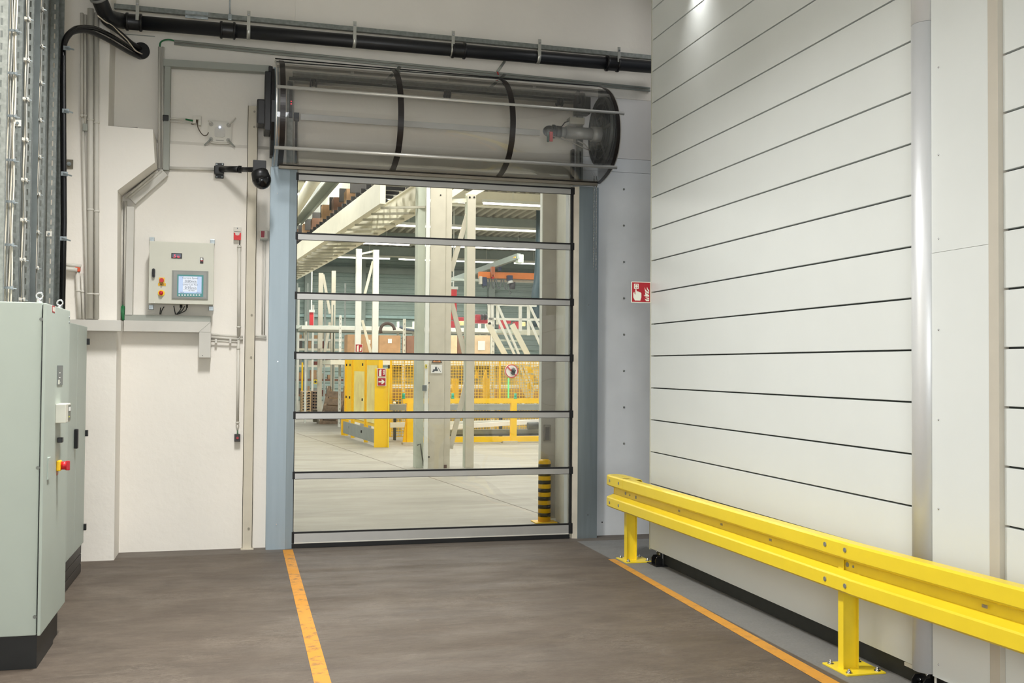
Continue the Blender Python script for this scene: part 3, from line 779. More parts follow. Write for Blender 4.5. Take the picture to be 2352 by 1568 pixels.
def cable_run(name, label, px_top, px_bot, Y, n, r, clips, dx=.013, amp=.008):
    a, b = AY(px_top, 0, Y), AY(px_bot, 690, Y)
    t = thing(name, label, 'cables', (b.x, Y, 2.1), 'cream cables strapped in the trays')
    for k in range(n):
        xk = (k-(n-1)/2)*dx; pts = []
        for j in range(0, 40):
            z = 2.12 + (6.4-2.12)*j/39
            xx = a.x + (b.x-a.x)*((a.z-z)/(a.z-b.z)) if False else (a.x+b.x)/2
            ph = random.random()*.3
            pts.append((xx+xk+amp*.5*math.sin(j*1.1+k*1.7), Y-.01-.006*(k % 2), z))
        put('cable', MB().tube(pts, r, 6), cream_c if k != 1 else grey_c, t)
    for py in clips:
        z = AY(px_bot, py, Y).z; x = (a.x+b.x)/2; w2 = n*dx/2+.008
        c = put('cable_clamp', MB().box((x-w2, Y-.036, z-.008), (x+w2, Y-.028, z+.008), .001).box((x-w2, Y-.03, z-.014), (x-w2+.01, Y+.0, z+.014)).box((x+w2-.01, Y-.03, z-.014), (x+w2, Y+.0, z+.014)), white_pl if n < 3 else steel_m, t)
        put('clamp_screw', MB().cyl((x+w2*.5, Y-.045, z), .004, .03, 'y', 6).bar((x+w2*.2, Y-.03, z), (x+w2+.02, Y-.02, z-.006), .005, .005), steel_m, c)
    return t
cable_run('cable_bundle', 'bundle of cream cables strapped in the leftmost tray', 31, 20, 7.62, 4, .0055, (72, 170, 268, 369, 464, 563, 661), .0135)
cable_run('cable_bundle', 'pair of cream cables with white clips, second bundle from the left', 62, 55, 8.05, 2, .006, (45, 139, 229, 322, 414, 506, 597, 688), .011)
cable_run('cable_bundle', 'single pale cable with small clips, third bundle from the left', 95, 86, 8.62, 2, .004, (22, 107, 191, 277, 361, 447, 534, 616), .007)
# thick black cables in the last tray, bending over into a hole in the wall
bk = thing('black_cables', 'thick black cables rising in the last tray and bending into the wall hole', 'cables', (-1.52, 9.5, 2.1))
def arc_pts(Y0, Y1, P):
    if Y1 > 10.5:
        return [AY(px, py, 9.46+(10.08-9.46)*max(0, (px-145))/105 if px < 250 else 10.08+(.56)*(px-250)/75) for px, py in P]
    out = []
    for i, (px, py) in enumerate(P):
        t = i/(len(P)-1); out.append(AY(px, py, Y0+(Y1-Y0)*t))
    return out
v0 = AY(142, 690, 9.45); v1 = AY(145, 110, 9.45)
line = [(v0.x, 9.45, 2.12), (v0.x, 9.45, 3.0), (v1.x, 9.45, v1.z-.3)]
P1 = [(145, 108), (148, 92), (158, 76), (174, 65), (195, 62), (220, 66), (245, 77), (270, 91), (295, 107), (318, 121)]
arc = spline([tuple(q) for q in arc_pts(9.46, 10.62, P1)], 4)
put('black_cable', MB().tube([Vector(q) for q in line]+[Vector(q) for q in arc], .021, 10), gloss_black, bk)
P2 = [(146, 112), (152, 92), (165, 76), (183, 71), (205, 73), (230, 83), (255, 96), (280, 111), (300, 122), (322, 132)]
arc = spline([tuple(q) for q in arc_pts(9.46, 10.62, P2)], 4)
put('black_cable', MB().tube([Vector((q[0]+.012, q[1]-.02, q[2])) for q in line]+[Vector(q) for q in arc], .020, 10), black_m, bk)
P3 = [(236, 46), (246, 56), (262, 66), (280, 80), (298, 96), (316, 108), (330, 116)]
put('black_cable', MB().tube(spline([tuple(q) for q in arc_pts(10.2, 10.62, P3)], 4), .024, 10), black_m, bk)
P4 = [(226, 40), (243, 54), (258, 62), (275, 78), (292, 94), (303, 108), (313, 120), (333, 130)]
put('grey_cable', MB().tube(spline([tuple(q-Vector((0, .05, 0))) for q in arc_pts(10.12, 10.58, P4)], 4), .006, 8), cream_c, bk)
hc = AY(325, 118, WY+.045)
put('hole_grommet', MB().cyl((hc.x, WY+.03, hc.z), .078, .05, 'y', 28), rubber_m, bk)
for py in (108, 253, 398, 547):
    z = AY(140, py, 9.4).z
    c = put('cable_clamp', MB().box((v0.x-.02, 9.41, z-.018), (v0.x+.035, 9.425, z+.018), .002).bar((v0.x-.0, 9.4, z), (v0.x+.07, 9.38, z-.02), .012, .012), steel_m, bk)
# small square plate beside the trays
p = AY(157, 377, PY)
s = solo('wall_plate', MB().box((p.x-.042, PY-.012, p.z-.042), (p.x+.042, PY, p.z+.042), .002), mat('bronze grey plate', (120, 114, 100), .45, .4), 'small square metal anchor plate with bolt beside the cable trays', 'wall plate')
put('bolt', MB().cyl((p.x+.008, PY-.018, p.z), .02, .014, 'y', 6).cyl((p.x+.008, PY-.03, p.z), .008, .02, 'y', 8), steel_m, s)

# ---- conduits on the pillar
def conduit(px0, py0, px1, py1, Y, r, label, name='conduit', group='vertical conduits on the pillar', m=conduit_m, clips=(), cm=None):
    a, b = AY(px0, py0, Y), AY(px1, py1, Y)
    o = solo(name, MB().tube([a, b], r, 12), m, label, 'conduit', group)
    d = (b-a).normalized()
    for t in clips:
        c = a.lerp(b, t)
        put('conduit_clip', MB().tube([c-d*.008, c+d*.008], r+.004, 12), cm or conduit_m, o)
    return o
yv = PY-.035
conduit(188, 30, 188, 270, yv, .014, 'upper thin grey conduit left of the pair on the pillar', clips=(.98,))
conduit(196, 34, 196, 292, yv, .013, 'short thin conduit ending in a small box on the pillar', clips=(.9,))
conduit(190, 272, 201, 732, yv, .015, 'thin grey conduit running down the pillar left of the thick grey pipe')
conduit(208, 20, 208, 732, yv-.01, .027, 'thick grey conduit on the pillar above the shelf trunking', clips=(.36, .65, .92))
conduit(222, 30, 222, 732, yv-.01, .022, 'beige conduit on the pillar right of the thick grey conduit', clips=(.36, .65, .92))
conduit(178, 625, 183, 732, yv, .02, 'short conduit with orange cap below the horizontal pipes', clips=(.4,))
conduit(188, 628, 192, 732, yv, .012, 'thin short conduit below the horizontal pipes', clips=(.4,))
p = AY(179, 619, yv); solo('orange_plug', MB().box((p.x-.022, yv-.03, p.z-.02), (p.x+.022, yv+.01, p.z+.025), .008), mat('orange plug', (220, 90, 50), .5), 'small orange red plug on the short conduit beside the trays', 'plug')
conduit(140, 606, 186, 611, yv-.02, .016, 'upper horizontal pipe between trays and conduits', group='short horizontal pipes by the trays')
conduit(140, 616, 178, 620, yv-.03, .02, 'lower horizontal pipe between trays and conduits', group='short horizontal pipes by the trays')
p = AY(196, 292, yv-.01); solo('junction_box', MB().box((p.x-.02, yv-.03, p.z-.035), (p.x+.02, yv+.01, p.z+.03), .004), trunk_dk, 'tiny grey junction box at the end of a conduit on the pillar', 'junction box')
# ---- trunking on pillar and wall
def trunk(x0, y0, x1, y1, Y, dep, label, m=trunk_m, group='grey cable trunking'):
    mb = MB(); wbox(mb, x0, y0, x1, y1, Y, dep, .002); return solo('cable_trunking', mb, m, label, 'trunking', group)
trunk(120, 734, 278, 759, 10.02, .17, 'wide grey trunking across the pillar behind the cabinets', group=None)
p = AY(278, 747, 10.02)
trunk(286, 724, 484, 737, 10.5, .095, 'upper slim trunking directly under the control box', trunk_dk)
o = trunk(284, 737, 484, 762, 10.46, .13, 'horizontal trunking below the control box, turning down at its right end')
mb = MB(); wbox(mb, 457, 762, 484, 821, 10.46, .13, .002); put('down_leg', mb, trunk_m, o)
a, b = AY(457, 762, 10.459), AY(484, 739, 10.459); put('mitre_joint', MB().bar(a, b, .002, .003), trunk_dk, o)
a = AY(470, 816, 10.459); put('screw', MB().cyl((a.x-.02, 10.458, a.z), .004, .004, 'y', 8), black_m, o)
trunk(289, 474, 306, 724, 10.5, .095, 'vertical grey trunking left of the control box', trunk_m)
a, b = AY(304, 462, 10.53), AY(379, 396, 10.53)
mb = MB(); mb.bar(a+Vector((0, .03, 0)), b+Vector((0, .03, 0)), .085, .075, up=(0, 0, 1), bev=.002)
solo('cable_trunking', mb, trunk_m, 'diagonal grey trunking under the pillar corbel', 'trunking', 'grey cable trunking')
trunk(376, 152, 390, 390, 10.52, .12, 'tall vertical trunking in the upper left beside two conduits', trunk_dk)
a, b = AY(376, 146, 10.56), AY(622, 161, 10.56)
mb = MB(); mb.bar(a, b, .09, (AY(400, 138, 10.56)-AY(400, 154, 10.56)).z, bev=.002)
solo('cable_trunking', mb, trunk_dk, 'horizontal trunking running to the door drum in the upper wall', 'trunking', 'grey cable trunking')
# pairs of conduits following the trunking
def path_conduit(P, Y, r, label, name='conduit', m=conduit_m, group='thin conduits beside the trunking', cat='conduit', n=10):
    pts = [AY(x, y, Y) for x, y in P]
    return solo(name, MB().tube(pts, r, n), m, label, cat, group)
for dx, w_ in ((0, 'left'), (8, 'right')):
    path_conduit([(366+dx, 108), (366+dx, 387)], 10.57, .013, 'upper %s conduit of the pair beside the tall trunking' % w_)
    path_conduit([(362+dx*1.2, 392), (286+dx*1.2, 455)], 10.52, .013, 'diagonal %s conduit of the pair below the corbel' % w_)
    path_conduit([(281+dx, 462), (278+dx, 703)], 10.54, .012, 'lower %s conduit of the pair left of the control box' % w_)
gb_ = thing('green_cables', 'green cables coming out of two thin conduits above the trunking', 'cables', tuple(AY(283, 730, 10.54)))
for dx in (0, 4, 8): put('green_cable', MB().tube([AY(278+dx, 700, 10.54), AY(280+dx*.5, 716, 10.53), AY(282+dx*.3, 735, 10.5)], .009, 8), green_m, gb_)
gc = thing('green_cable', 'green cable bending over at the top of the tall conduit', 'cable', tuple(AY(366, 108, 10.58)))
put('cable_bend', MB().tube(spline([tuple(AY(x, y, 10.6)) for x, y in ((367, 112), (368, 99), (375, 93), (388, 91), (402, 94))], 4), .008, 8), green_m, gc)
mb = MB(); a, b = AY(400, 94, 10.6), AY(1493, 203, 10.6)
mb.tube([a, b], .012, 10).tube([a+Vector((0, .0, -.028)), b+Vector((0, 0, -.028))], .011, 10)
solo('conduit', mb, trunk_dk, 'long thin double conduit crossing the wall above the door drum', 'conduit')
# ---- small pair to the junction box and access point
mb = MB(); a = AY(378, 271, 10.56); b = AY(426, 274, 10.56); mb.tube([a, b], .01, 10)
a2 = AY(378, 277, 10.56); b2 = AY(436, 282, 10.56); mb.tube([a2, b2], .009, 10)
solo('conduit', mb, conduit_m, 'short double conduit leading to the little white junction box', 'conduit')
p = AY(383, 271, 10.55); solo('cable_tie', MB().box((p.x-.035, 10.5, p.z-.035), (p.x+.02, 10.56, p.z+.02), .006), black_m, 'black tape wrap around conduits at the trunking', 'tape wrap')
mb = MB(); mb.tube([AY(426, 274, 10.56), AY(443, 277, 10.57)], .009, 8); solo('green_cable', mb, green_m, 'short green cable between conduit and white junction box', 'cable')
mb = MB(); wbox(mb, 443, 266, 450, 283, 10.57, .07, .002); wbox(mb, 455.5, 266, 462, 287, 10.57, .07, .002); wbox(mb, 443, 266, 462, 274, 10.565, .07, .002)
solo('junction_box', mb, white_pl, 'small white junction box left of the wireless access point', 'junction box')
mb = MB(); mb.tube(spline([tuple(AY(x, y, 10.6)) for x, y in ((454, 274), (454, 290), (460, 303), (468, 311), (475, 310), (479, 304))], 4), .005, 6)
mb.tube(spline([tuple(AY(x, y, 10.6)) for x, y in ((438, 284), (444, 285), (450, 281), (452, 275))], 3), .005, 6)
solo('wire', mb, mat('brown wire', (92, 80, 64), .5), 'thin dark wire hanging from the junction box to the access point', 'wire')
# access point
pc = AY(505, 305, 10.62)
ap = thing('access_point', 'white wireless access point with four stub antennas and blue light', 'access point', (pc.x, 10.62, pc.z))
def rrect(cx, cz, w, h, r, n=5):
    out = []
    for sx, sz, a0 in ((1, 1, 0), (-1, 1, 90), (-1, -1, 180), (1, -1, 270)):
        for k in range(n+1):
            a = R(a0+90*k/n); out.append((cx+sx*(w/2-r)+r*math.cos(a), cz+sz*(h/2-r)+r*math.sin(a)))
    return out
put('housing', MB().prism(rrect(pc.x, pc.z, .225, .225, .05), 10.60, 10.645).prism(rrect(pc.x, pc.z, .2, .2, .05), 10.59, 10.602), white_pl, ap)
put('cover_disc', MB().prism(rrect(pc.x, pc.z, .1, .1, .025), 10.584, 10.592), mat('grey white plastic', (206, 203, 194), .5), ap)
put('status_light', MB().sphere((pc.x+.0, 10.583, pc.z+.048), .009), led_blue, ap)
put('imprint', MB().box((pc.x-.035, 10.588, pc.z-.083), (pc.x+.04, 10.5895, pc.z-.078)), mat('print grey', (120, 118, 112), .6), ap)
for sx, sz, L_, g in ((1, 1, .1, True), (-1, 1, .04, True), (-1, -1, .09, False), (1, -1, .09, False)):
    bx, bz = pc.x+sx*.082, pc.z+sz*.075
    an = put('antenna', MB().tube([(bx, 10.585, bz), (bx+sx*L_*.7, 10.57, bz+sz*L_*.75)], [.009, .007], 8), white_pl if g else trunk_dk, ap)
    put('antenna_socket', MB().cyl((bx, 10.588, bz), .02, .014, 'y', 14), mat('antenna socket', (170, 167, 158), .5), an)
# flat bar conduit to camera bracket
mb = MB(); mb.tube([AY(385, 386, 10.58), AY(495, 389, 10.58)], .017, 10); solo('conduit', mb, conduit_m, 'horizontal conduit running from trunking to the black camera bracket', 'conduit')
# security camera on arm
cam_o = thing('security_camera', 'black dome camera on a long black arm left of the door', 'security camera', tuple(AY(505, 391, WY)))
mb = MB(); wbox(mb, 495, 374, 514, 409, 10.57, .03, .004); bpz = put('mounting_plate', mb, black_m, cam_o)
for q in ((498, 377), (511, 377), (498, 406), (510, 406)):
    p = AY(q[0], q[1], 10.568); put('screw', MB().cyl((p.x, 10.566, p.z), .006, .006, 'y', 8), steel_m, bpz)
p = AY(504, 390, 10.54); put('arm_bracket', MB().box((p.x-.05, 10.5, p.z-.045), (p.x+.045, 10.575, p.z+.035), .01), black_m, cam_o)
a, b = AY(508, 388, 10.5), AY(550, 389, 10.3); c = AY(590, 390, 10.1)
put('arm', MB().tube([a, b], .031, 14).tube([b, c], .024, 14).tube([b-Vector((.01, 0, 0)), b+Vector((.02, 0, 0))], .036, 14), black_m, cam_o)
p = AY(596, 388, 10.1)
put('arm_head', MB().box((p.x-.06, 10.02, p.z-.07), (p.x+.06, 10.14, p.z+.07), .006), mat('matt black metal', (34, 35, 37), .55), cam_o)
c = AY(600, 409, 9.98)
mb = MB(); ax = Vector((.28, -.15, -.95)).normalized()
mb.tube([c-ax*.075, c-ax*.06, c+ax*.02], [.066, .078, .088], 24); put('housing', mb, black_m, cam_o)
mb = MB(); mb.sphere(tuple(c+ax*.02), .086, .086, .086, 24, 14); put('dome', mb, gloss_black, cam_o)
# ---- vertical beige C profile beside the door
s = thing('steel_profile', 'tall beige steel profile bolted to the wall left of the door', 'steel profile', (.09, 10.56, 0))
x0 = AY(556, 1200, 10.53).x; x1 = AY(582, 1200, 10.53).x; zt_ = AY(580, 243, 10.53).z
put('web', MB().box((x0, 10.53, .01), (x1-.008, 10.536, zt_), .001).box((x0, 10.53, .01), (x0+.006, 10.6, zt_)).box((x1-.014, 10.53, .01), (x1-.008, 10.6, zt_)), post_beige, s)
put('foot_plate', MB().box((x0-.01, 10.49, 0), (x1+.004, 10.6, .01), .001), post_beige, s)
for py in (256, 291, 723, 820, 1213):
    p = AY(576, py, 10.53); put('bolt', MB().cyl(((x0+x1)/2+.01, 10.526, p.z), .011, .008, 'y', 6), mat('dull bolt', (150, 144, 128), .5, .3), s)
# wall batten behind, to the right of the profile (pale strip, upper grey part)
# ---- control box
cbx = thing('control_box', 'grey wall control box with touch screen and red emergency stops', 'control box', tuple(AY(417, 712, WY)))
mb = MB(); X0, X1, ZB, ZT = wbox(mb, 342, 556, 491, 698, 10.37, .03, .004); dd = put('door', mb, panelbox_m, cbx)
mb = MB(); mb.box((X0+.006, 10.40, ZB+.006), (X1-.006, 10.59, ZT-.004), .003); put('enclosure', mb, panelbox_m, cbx)
FY = 10.368
for (px, py, up_) in ((349, 552, 1), (488, 557, 1), (347, 703, 0), (485, 706, 0)):
    p = AY(px, py, 10.56); mb = MB(); mb.box((p.x-.022, 10.56, p.z-.012-.02*(1-up_)), (p.x+.022, 10.598, p.z+.012+.02*up_), .003)
    mb.cyl((p.x, 10.555, p.z), .01, .01, 'y', 10); put('mounting_lug', mb, steel_m, cbx)
def face(x0, y0, x1, y1, t, m, name, par, bev=0.0, Y=FY, drop=0):
    mb = MB(); wbox(mb, x0, y0, x1, y1, Y-t, t, bev); return put(name, mb, m, par)
hm = face(395, 621.5, 478, 686.5, .012, hmi_grey, 'operator_panel', dd, .002)
fr = face(399, 624, 474, 684, .014, mat('panel inner grey', (150, 151, 146), .5), 'panel_face', hm)
face(407, 631, 467, 681, .016, teal_frame, 'teal_surround', hm)
sc_ = face(410, 634.5, 463, 673.5, .0175, screen_m, 'screen', hm)
face(420, 635, 453, 670, .0182, screen_w, 'screen_field', hm)
SY = FY-.0185
def t2(s_, px, py, size, m=ink, par=None, Y=SY): 
    p = AY(px, py, Y); return text(s_, 'lettering', par or hm, (p.x, Y, p.z), size, m)
t2('Current Speed', 437, 638.5, .024); t2('0.80m/s', 438, 646, .034)
t2('Linear Last Run', 437, 653.5, .022); t2('0.95m/s', 438, 661, .034); t2('to Main', 440, 667, .018)
face(421, 649.6, 452, 650.1, .0188, ink, 'screen_line', hm); face(421, 664.8, 452, 665.2, .0188, ink, 'screen_line', hm)
t2('menu', 418, 671, .016); t2('EN', 454, 672, .016); t2('O', 460, 672, .016)
for k in range(8): face(410+6.6*k, 676, 413.5+6.6*k, 678.8, .0175, paper_m, 'soft_key', hm)
dl = face(393.5, 581, 418, 593, .006, black_m, 'digit_display', dd, .001)
face(396, 583, 415.5, 590.5, .0068, mat('display glass', (96, 104, 122), .2), 'display_glass', dl)
t2('.5 u.', 405.5, 588.5, .04, ledred, dl, FY-.0075)
sw = face(459.5, 591.5, 467, 604.5, .006, black_m, 'push_switch', dd, .001)
p = AY(463, 595, FY-.008); put('button', MB().cyl((p.x, FY-.009, p.z), .011, .006, 'y', 14), paper_m, sw)
face(460, 598, 467, 599.5, .0066, red_m, 'switch_mark', sw)
p = AY(353, 627, FY); lk = put('door_latch', MB().prism(rrect(p.x, p.z, .028, .085, .0139), FY-.03, FY), black_m, dd); put('latch_wing', MB().box((p.x-.006, FY-.045, p.z-.03), (p.x+.006, FY-.03, p.z+.03), .003), gloss_black, lk)
yp = face(365, 637, 378, 649.5, .004, mat('switch yellow 2', (240, 190, 30), .4), 'selector_plate', dd, .001)
p = AY(371.5, 643.5, FY-.01); put('selector_knob', MB().cyl((p.x, FY-.016, p.z), .02, .026, 'y', 18), red_m, yp)
yp2 = face(363, 650, 381, 656, .003, mat('tag yellow', (232, 180, 30), .5), 'padlock_tag', dd); t2('AUS', 372, 653.4, .022, black_m, yp2, FY-.0045)
put('padlock_shackle', MB().tube([AY(371, 648, FY-.02), AY(371, 654, FY-.02)], .007, 8), mat('brass lock', (140, 110, 50), .4, .5), yp2)
p = AY(370.5, 673, FY); es = put('emergency_stop', MB().cyl((p.x, FY-.004, p.z), .031, .008, 'y', 28), mat('stop yellow', (250, 206, 20), .4), dd)
put('stop_button', MB().cyl((p.x, FY-.02, p.z), .014, .03, 'y', 16).sphere((p.x, FY-.036, p.z), .02, .012, .02, 16, 10), red_m, es)
t2('serie 5', 350, 694.5, .018, paper_m, dd, FY-.0008)
for (px, r_) in ((416, .013), (429.5, .009)):
    p = AY(px, 703, 10.48); put('cable_gland', MB().cyl((p.x, 10.48, p.z), r_, .03, 'z', 12), black_m, cbx)
for P in (((416, 705), (414, 712), (405, 722)), ((424, 703), (418, 713), (406, 722)), ((429, 705), (426, 713), (414, 719), (406, 722)), ((399, 702), (401, 712), (403, 722)), ((377, 704), (372, 712), (369, 722)), ((369, 706), (368, 714), (367, 722))):
    put('supply_cable', MB().tube(spline([tuple(AY(x, y, 10.5)) for x, y in P], 4), .0045, 8), black_m, cbx)
# ---- key box / alarm, conduits right
al = thing('alarm_unit', 'red and white wall alarm unit above a vertical conduit', 'alarm', tuple(AY(545, 552, WY)))
mb = MB(); X0, X1, ZB, ZT = wbox(mb, 536.5, 521, 554, 551, 10.565, .035, .003); put('back_box', mb, white_pl, al)
mb = MB(); xm = (X0+X1)/2; hh = ZT-ZB
mb.prism([(X0+.001, ZB), (X1-.001, ZB), (X1-.001, ZB+hh*.55), (X1-.015, ZB+hh*.52), (xm+.018, ZB+hh*.36), (xm, ZB+hh*.33), (xm-.018, ZB+hh*.36), (X0+.015, ZB+hh*.52), (X0+.001, ZB+hh*.55)], 10.548, 10.566)
put('red_lens', mb, mat('red lens', (216, 40, 40), .25), al)
face(537.5, 531.5, 553, 532.5, .0, paper_m, 'white_edge', al, Y=10.5645)
p = AY(545.5, 524, 10.56); put('screw', MB().cyl((p.x, 10.564, p.z), .005, .004, 'y', 8), ink, al)
conduit(549.5, 563, 548.5, 772, 10.565, .017, 'vertical conduit below the red alarm unit', group=None, clips=(.02, .9))
mb = MB(); mb.tube([AY(550.5, 551, 10.57), AY(550, 564, 10.57)], .004, 6); solo('wire', mb, black_m, 'short dark wire between alarm unit and its conduit', 'wire')
conduit(547.5, 781, 545.5, 972, 10.565, .014, 'vertical conduit running down to the black wall switch', group=None, clips=(.1, .99))
mb = MB(); mb.tube(spline([tuple(AY(x, y, 10.56)) for x, y in ((548, 772), (550, 776), (546, 780), (547, 786))], 3), .007, 8); solo('wire', mb, mat('light grey wire', (186, 184, 176), .5), 'pale cable loop between the two vertical conduits', 'wire')
sb = thing('wall_switch', 'small black switch box with red button and green wire low on the wall', 'switch', tuple(AY(545, 1014, WY)))
mb = MB(); wbox(mb, 538, 997, 552, 1014, 10.53, .065, .004); put('switch_box', mb, mat('switch black', (58, 54, 52), .5), sb)
p = AY(545.5, 1005.5, 10.528); put('button', MB().cyl((p.x, 10.526, p.z), .012, .012, 'y', 14), mat('button dark red', (170, 40, 44), .4), sb)
put('green_wire', MB().tube([AY(545.5, 986, 10.57), AY(546, 997, 10.56)], .004, 6), green_m, sb); put('cable_stub', MB().tube([AY(545.5, 975, 10.565), AY(545.5, 988, 10.57)], .008, 8), conduit_m, sb)
mb = MB(); a, b = AY(484, 768, 10.57), AY(558, 773, 10.57); mb.tube([a, b], .011, 10); mb.tube([a+Vector((0, 0, -.026)), b+Vector((0, 0, -.026))], .011, 10)
solo('conduit', mb, conduit_m, 'horizontal double conduit between trunking and the beige profile', 'conduit')
mb = MB(); mb.tube([AY(484, 782, 10.55), AY(545, 785, 10.55)], .009, 10); o = solo('conduit', mb, conduit_m, 'single horizontal conduit just below the double conduit', 'conduit')
for px in (496, 529): mbx = MB(); wbox(mbx, px-2.5, 778, px+2.5, 788, 10.53, .06, .002); put('conduit_clip', mbx, trunk_m, o)
mb = MB(); a, b = AY(584, 771, 10.57), AY(612, 773, 10.57); mb.tube([a, b], .011, 10); solo('conduit', mb, conduit_m, 'short horizontal conduit between the beige profile and the door post', 'conduit')
sd = thing('detector_box', 'small white box with a red triangle next to the door post', 'detector', tuple(AY(606, 552, WY)))
mb = MB(); X0, X1, ZB, ZT = wbox(mb, 597.5, 529, 615, 548, 10.55, .05, .003); put('box', mb, white_pl, sd)
put('red_mark', MB().prism([(X0+.008, ZT-.006), (X1-.03, ZT-.006), (X0+.04, ZB+.012), (X0+.008, ZB+.012)], 10.547, 10.55), mat('dark red mark', (160, 30, 50), .4), sd)
mb = MB(); wbox(mb, 597.5, 548, 614.5, 552, 10.56, .04); put('lower_edge', mb, trunk_dk, sd)
for dx in (0, 5): path_conduit([(604+dx, 552), (602+dx, 768)], 10.58, .007, '%s thin vertical conduit under the red triangle box' % ('right' if dx else 'left'), group='thin conduits under the detector box')
# ================================================================== PIPES HIGH ON THE WALL
PYY = 10.38
a, b = AY(232, 44, PYY), AY(1530, 157, PYY)
bp_ = thing('drain_pipe', 'long black pipe running along the upper back wall above the door', 'pipe', tuple(a))
a = AY(268, 47.5, PYY)
put('pipe_run', MB().tube([a, b], .066, 24), lagging, bp_)
d_ = (b-a).normalized()
for px in (297, 484+8, 1010, 1390):
    t_ = (px-262)/(1530-262); c = a.lerp(b, t_); put('pipe_sleeve', MB().tube([c-d_*.075, c-d_*.06, c+d_*.06, c+d_*.075], [.077, .074, .074, .077], 24).tube([c-d_*.07, c-d_*.05], .084, 24).tube([c+d_*.05, c+d_*.07], .084, 24), black_m, bp_)
e0, e1 = AY(208, -50, 9.85), AY(243, 34, 10.12)
put('pipe_elbow', MB().tube([e0, e1, e1.lerp(a, .5)+Vector((0, 0, -.01)), a+d_*.06], [.07, .07, .075, .072], 24), lagging, bp_)
c = e0.lerp(e1, .52); dd_ = (e1-e0).normalized(); put('pipe_ring', MB().tube([c-dd_*.012, c+dd_*.012], .08, 24), mat('pale ring', (150, 150, 146), .5), bp_)
rl = thing('mounting_rail', 'galvanised rail carrying the black pipe along the upper wall', 'rail', tuple(AY(300, 20, 10.5)))
ra, rb = AY(222, 11, 10.5), AY(1530, 136, 10.5)
put('channel', MB().bar(ra, rb, .05, .045, bev=.002), steel_d, rl)
rc, rd = AY(232, 7, 10.5), AY(1530, 124, 10.5)
for px in (305, 536, 768, 994, 1202, 1401):
    t_ = (px-262)/(1530-262); c = a.lerp(b, t_); zt2_ = (ra.lerp(rb, (px-222)/(1530-222))).z
    st = put('pipe_clamp', MB().box((c.x-.016, c.y-.074, c.z-.0), (c.x+.016, c.y-.068, zt2_+.02), .001).tube([c-d_*.017, c+d_*.017], .071, 24), mat('clamp zinc', (196, 196, 188), .35, .7), rl)
    put('clamp_bolt', MB().cyl((c.x, c.y-.08, zt2_-.02), .01, .012, 'y', 6), chrome_m, st)
mb = MB(); wbox(mb, 425, 26, 478, 42, 10.46, .02, .002); o = put('splice_plate', mb, steel_m, rl)
mb = MB(); wbox(mb, 426, 33, 478, 36, 10.45, .01); put('splice_slot', mb, steel_d, o)
put('hanger_rod', MB().tube([AY(528, 45, 10.48), AY(528, -60, 10.48)], .007, 8), steel_m, rl); p = AY(528, 40, 10.47); put('hanger_nut', MB().box((p.x-.018, 10.45, p.z-.03), (p.x+.018, 10.47, p.z+.03), .003), steel_m, rl)
put('vertical_stub', MB().box((AY(246, 40, 10.52).x-.03, 10.5, AY(246, 70, 10.52).z), (AY(256, 40, 10.52).x, 10.55, 6.4), .002), trunk_dk, rl)
mb = MB(); mb.tube([AY(1159, 141, 10.5), AY(1142, 165, 10.4)], .014, 8); o = solo('cable_sleeve', mb, trunk_dk, 'small grey sleeve with red wire ends hanging under the black pipe', 'cable')
put('red_wire', MB().tube([AY(1160, 136, 10.5), AY(1159, 144, 10.5)], .008, 6).tube([AY(1142, 165, 10.4), AY(1145, 172, 10.4)], .006, 6), red_m, o)
# ================================================================== FIRE ALARM SIGN at the end of the partition wall
sgx0, sgx1 = AY(1450, 670, 9.13).x, AY(1494.5, 670, 9.13).x; sz1, sz0 = AY(1472, 647, 9.13).z, AY(1472, 695, 9.13).z
sg = thing('fire_alarm_sign', 'red and white fire alarm call point sign with hand and flames', 'sign', ((sgx0+sgx1)/2, 9.13, sz0))
put('board', MB().box((sgx0, 9.128, sz0), (sgx1, 9.134, sz1), .001), signwhite, sg)
def pict_base(x0, x1, z0, z1, Y, par, m=redsign, name='red_field', inset_=.035):
    d = (x1-x0)*inset_; return put(name, MB().box((x0+d, Y-.0012, z0+d), (x1-d, Y, z1-d)), m, par)
pict_base(sgx0, sgx1, sz0, sz1, 9.128, sg)
def UV(x0, x1, z0, z1): return lambda u, v: (x0+(x1-x0)*u, z1-(z1-z0)*v)
f = UV(sgx0, sgx1, sz0, sz1); SY2 = 9.1268
def pic(pts, par, name, F, Y, m=signwhite): return put(name, MB().prism([F(u, v) for u, v in pts], Y-.0012, Y), m, par)
HAND = [(.20, .36), (.26, .36), (.27, .46), (.35, .46), (.37, .49), (.45, .50), (.51, .54), (.51, .74), (.46, .90), (.18, .90), (.10, .76), (.09, .56), (.13, .50), (.15, .50), (.16, .58), (.19, .62), (.20, .64)]
FL = [[(.68, .26), (.72, .36), (.80, .44), (.90, .48), (.91, .56), (.80, .54), (.70, .44)], [(.80, .24), (.84, .32), (.91, .40), (.91, .48), (.84, .40), (.80, .34)],
      [(.62, .63), (.72, .62), (.70, .48), (.78, .56), (.91, .62), (.91, .70), (.76, .70)], [(.66, .68), (.76, .74), (.91, .76), (.91, .82), (.80, .80)], [(.68, .80), (.78, .84), (.91, .84), (.91, .92), (.76, .92)]]
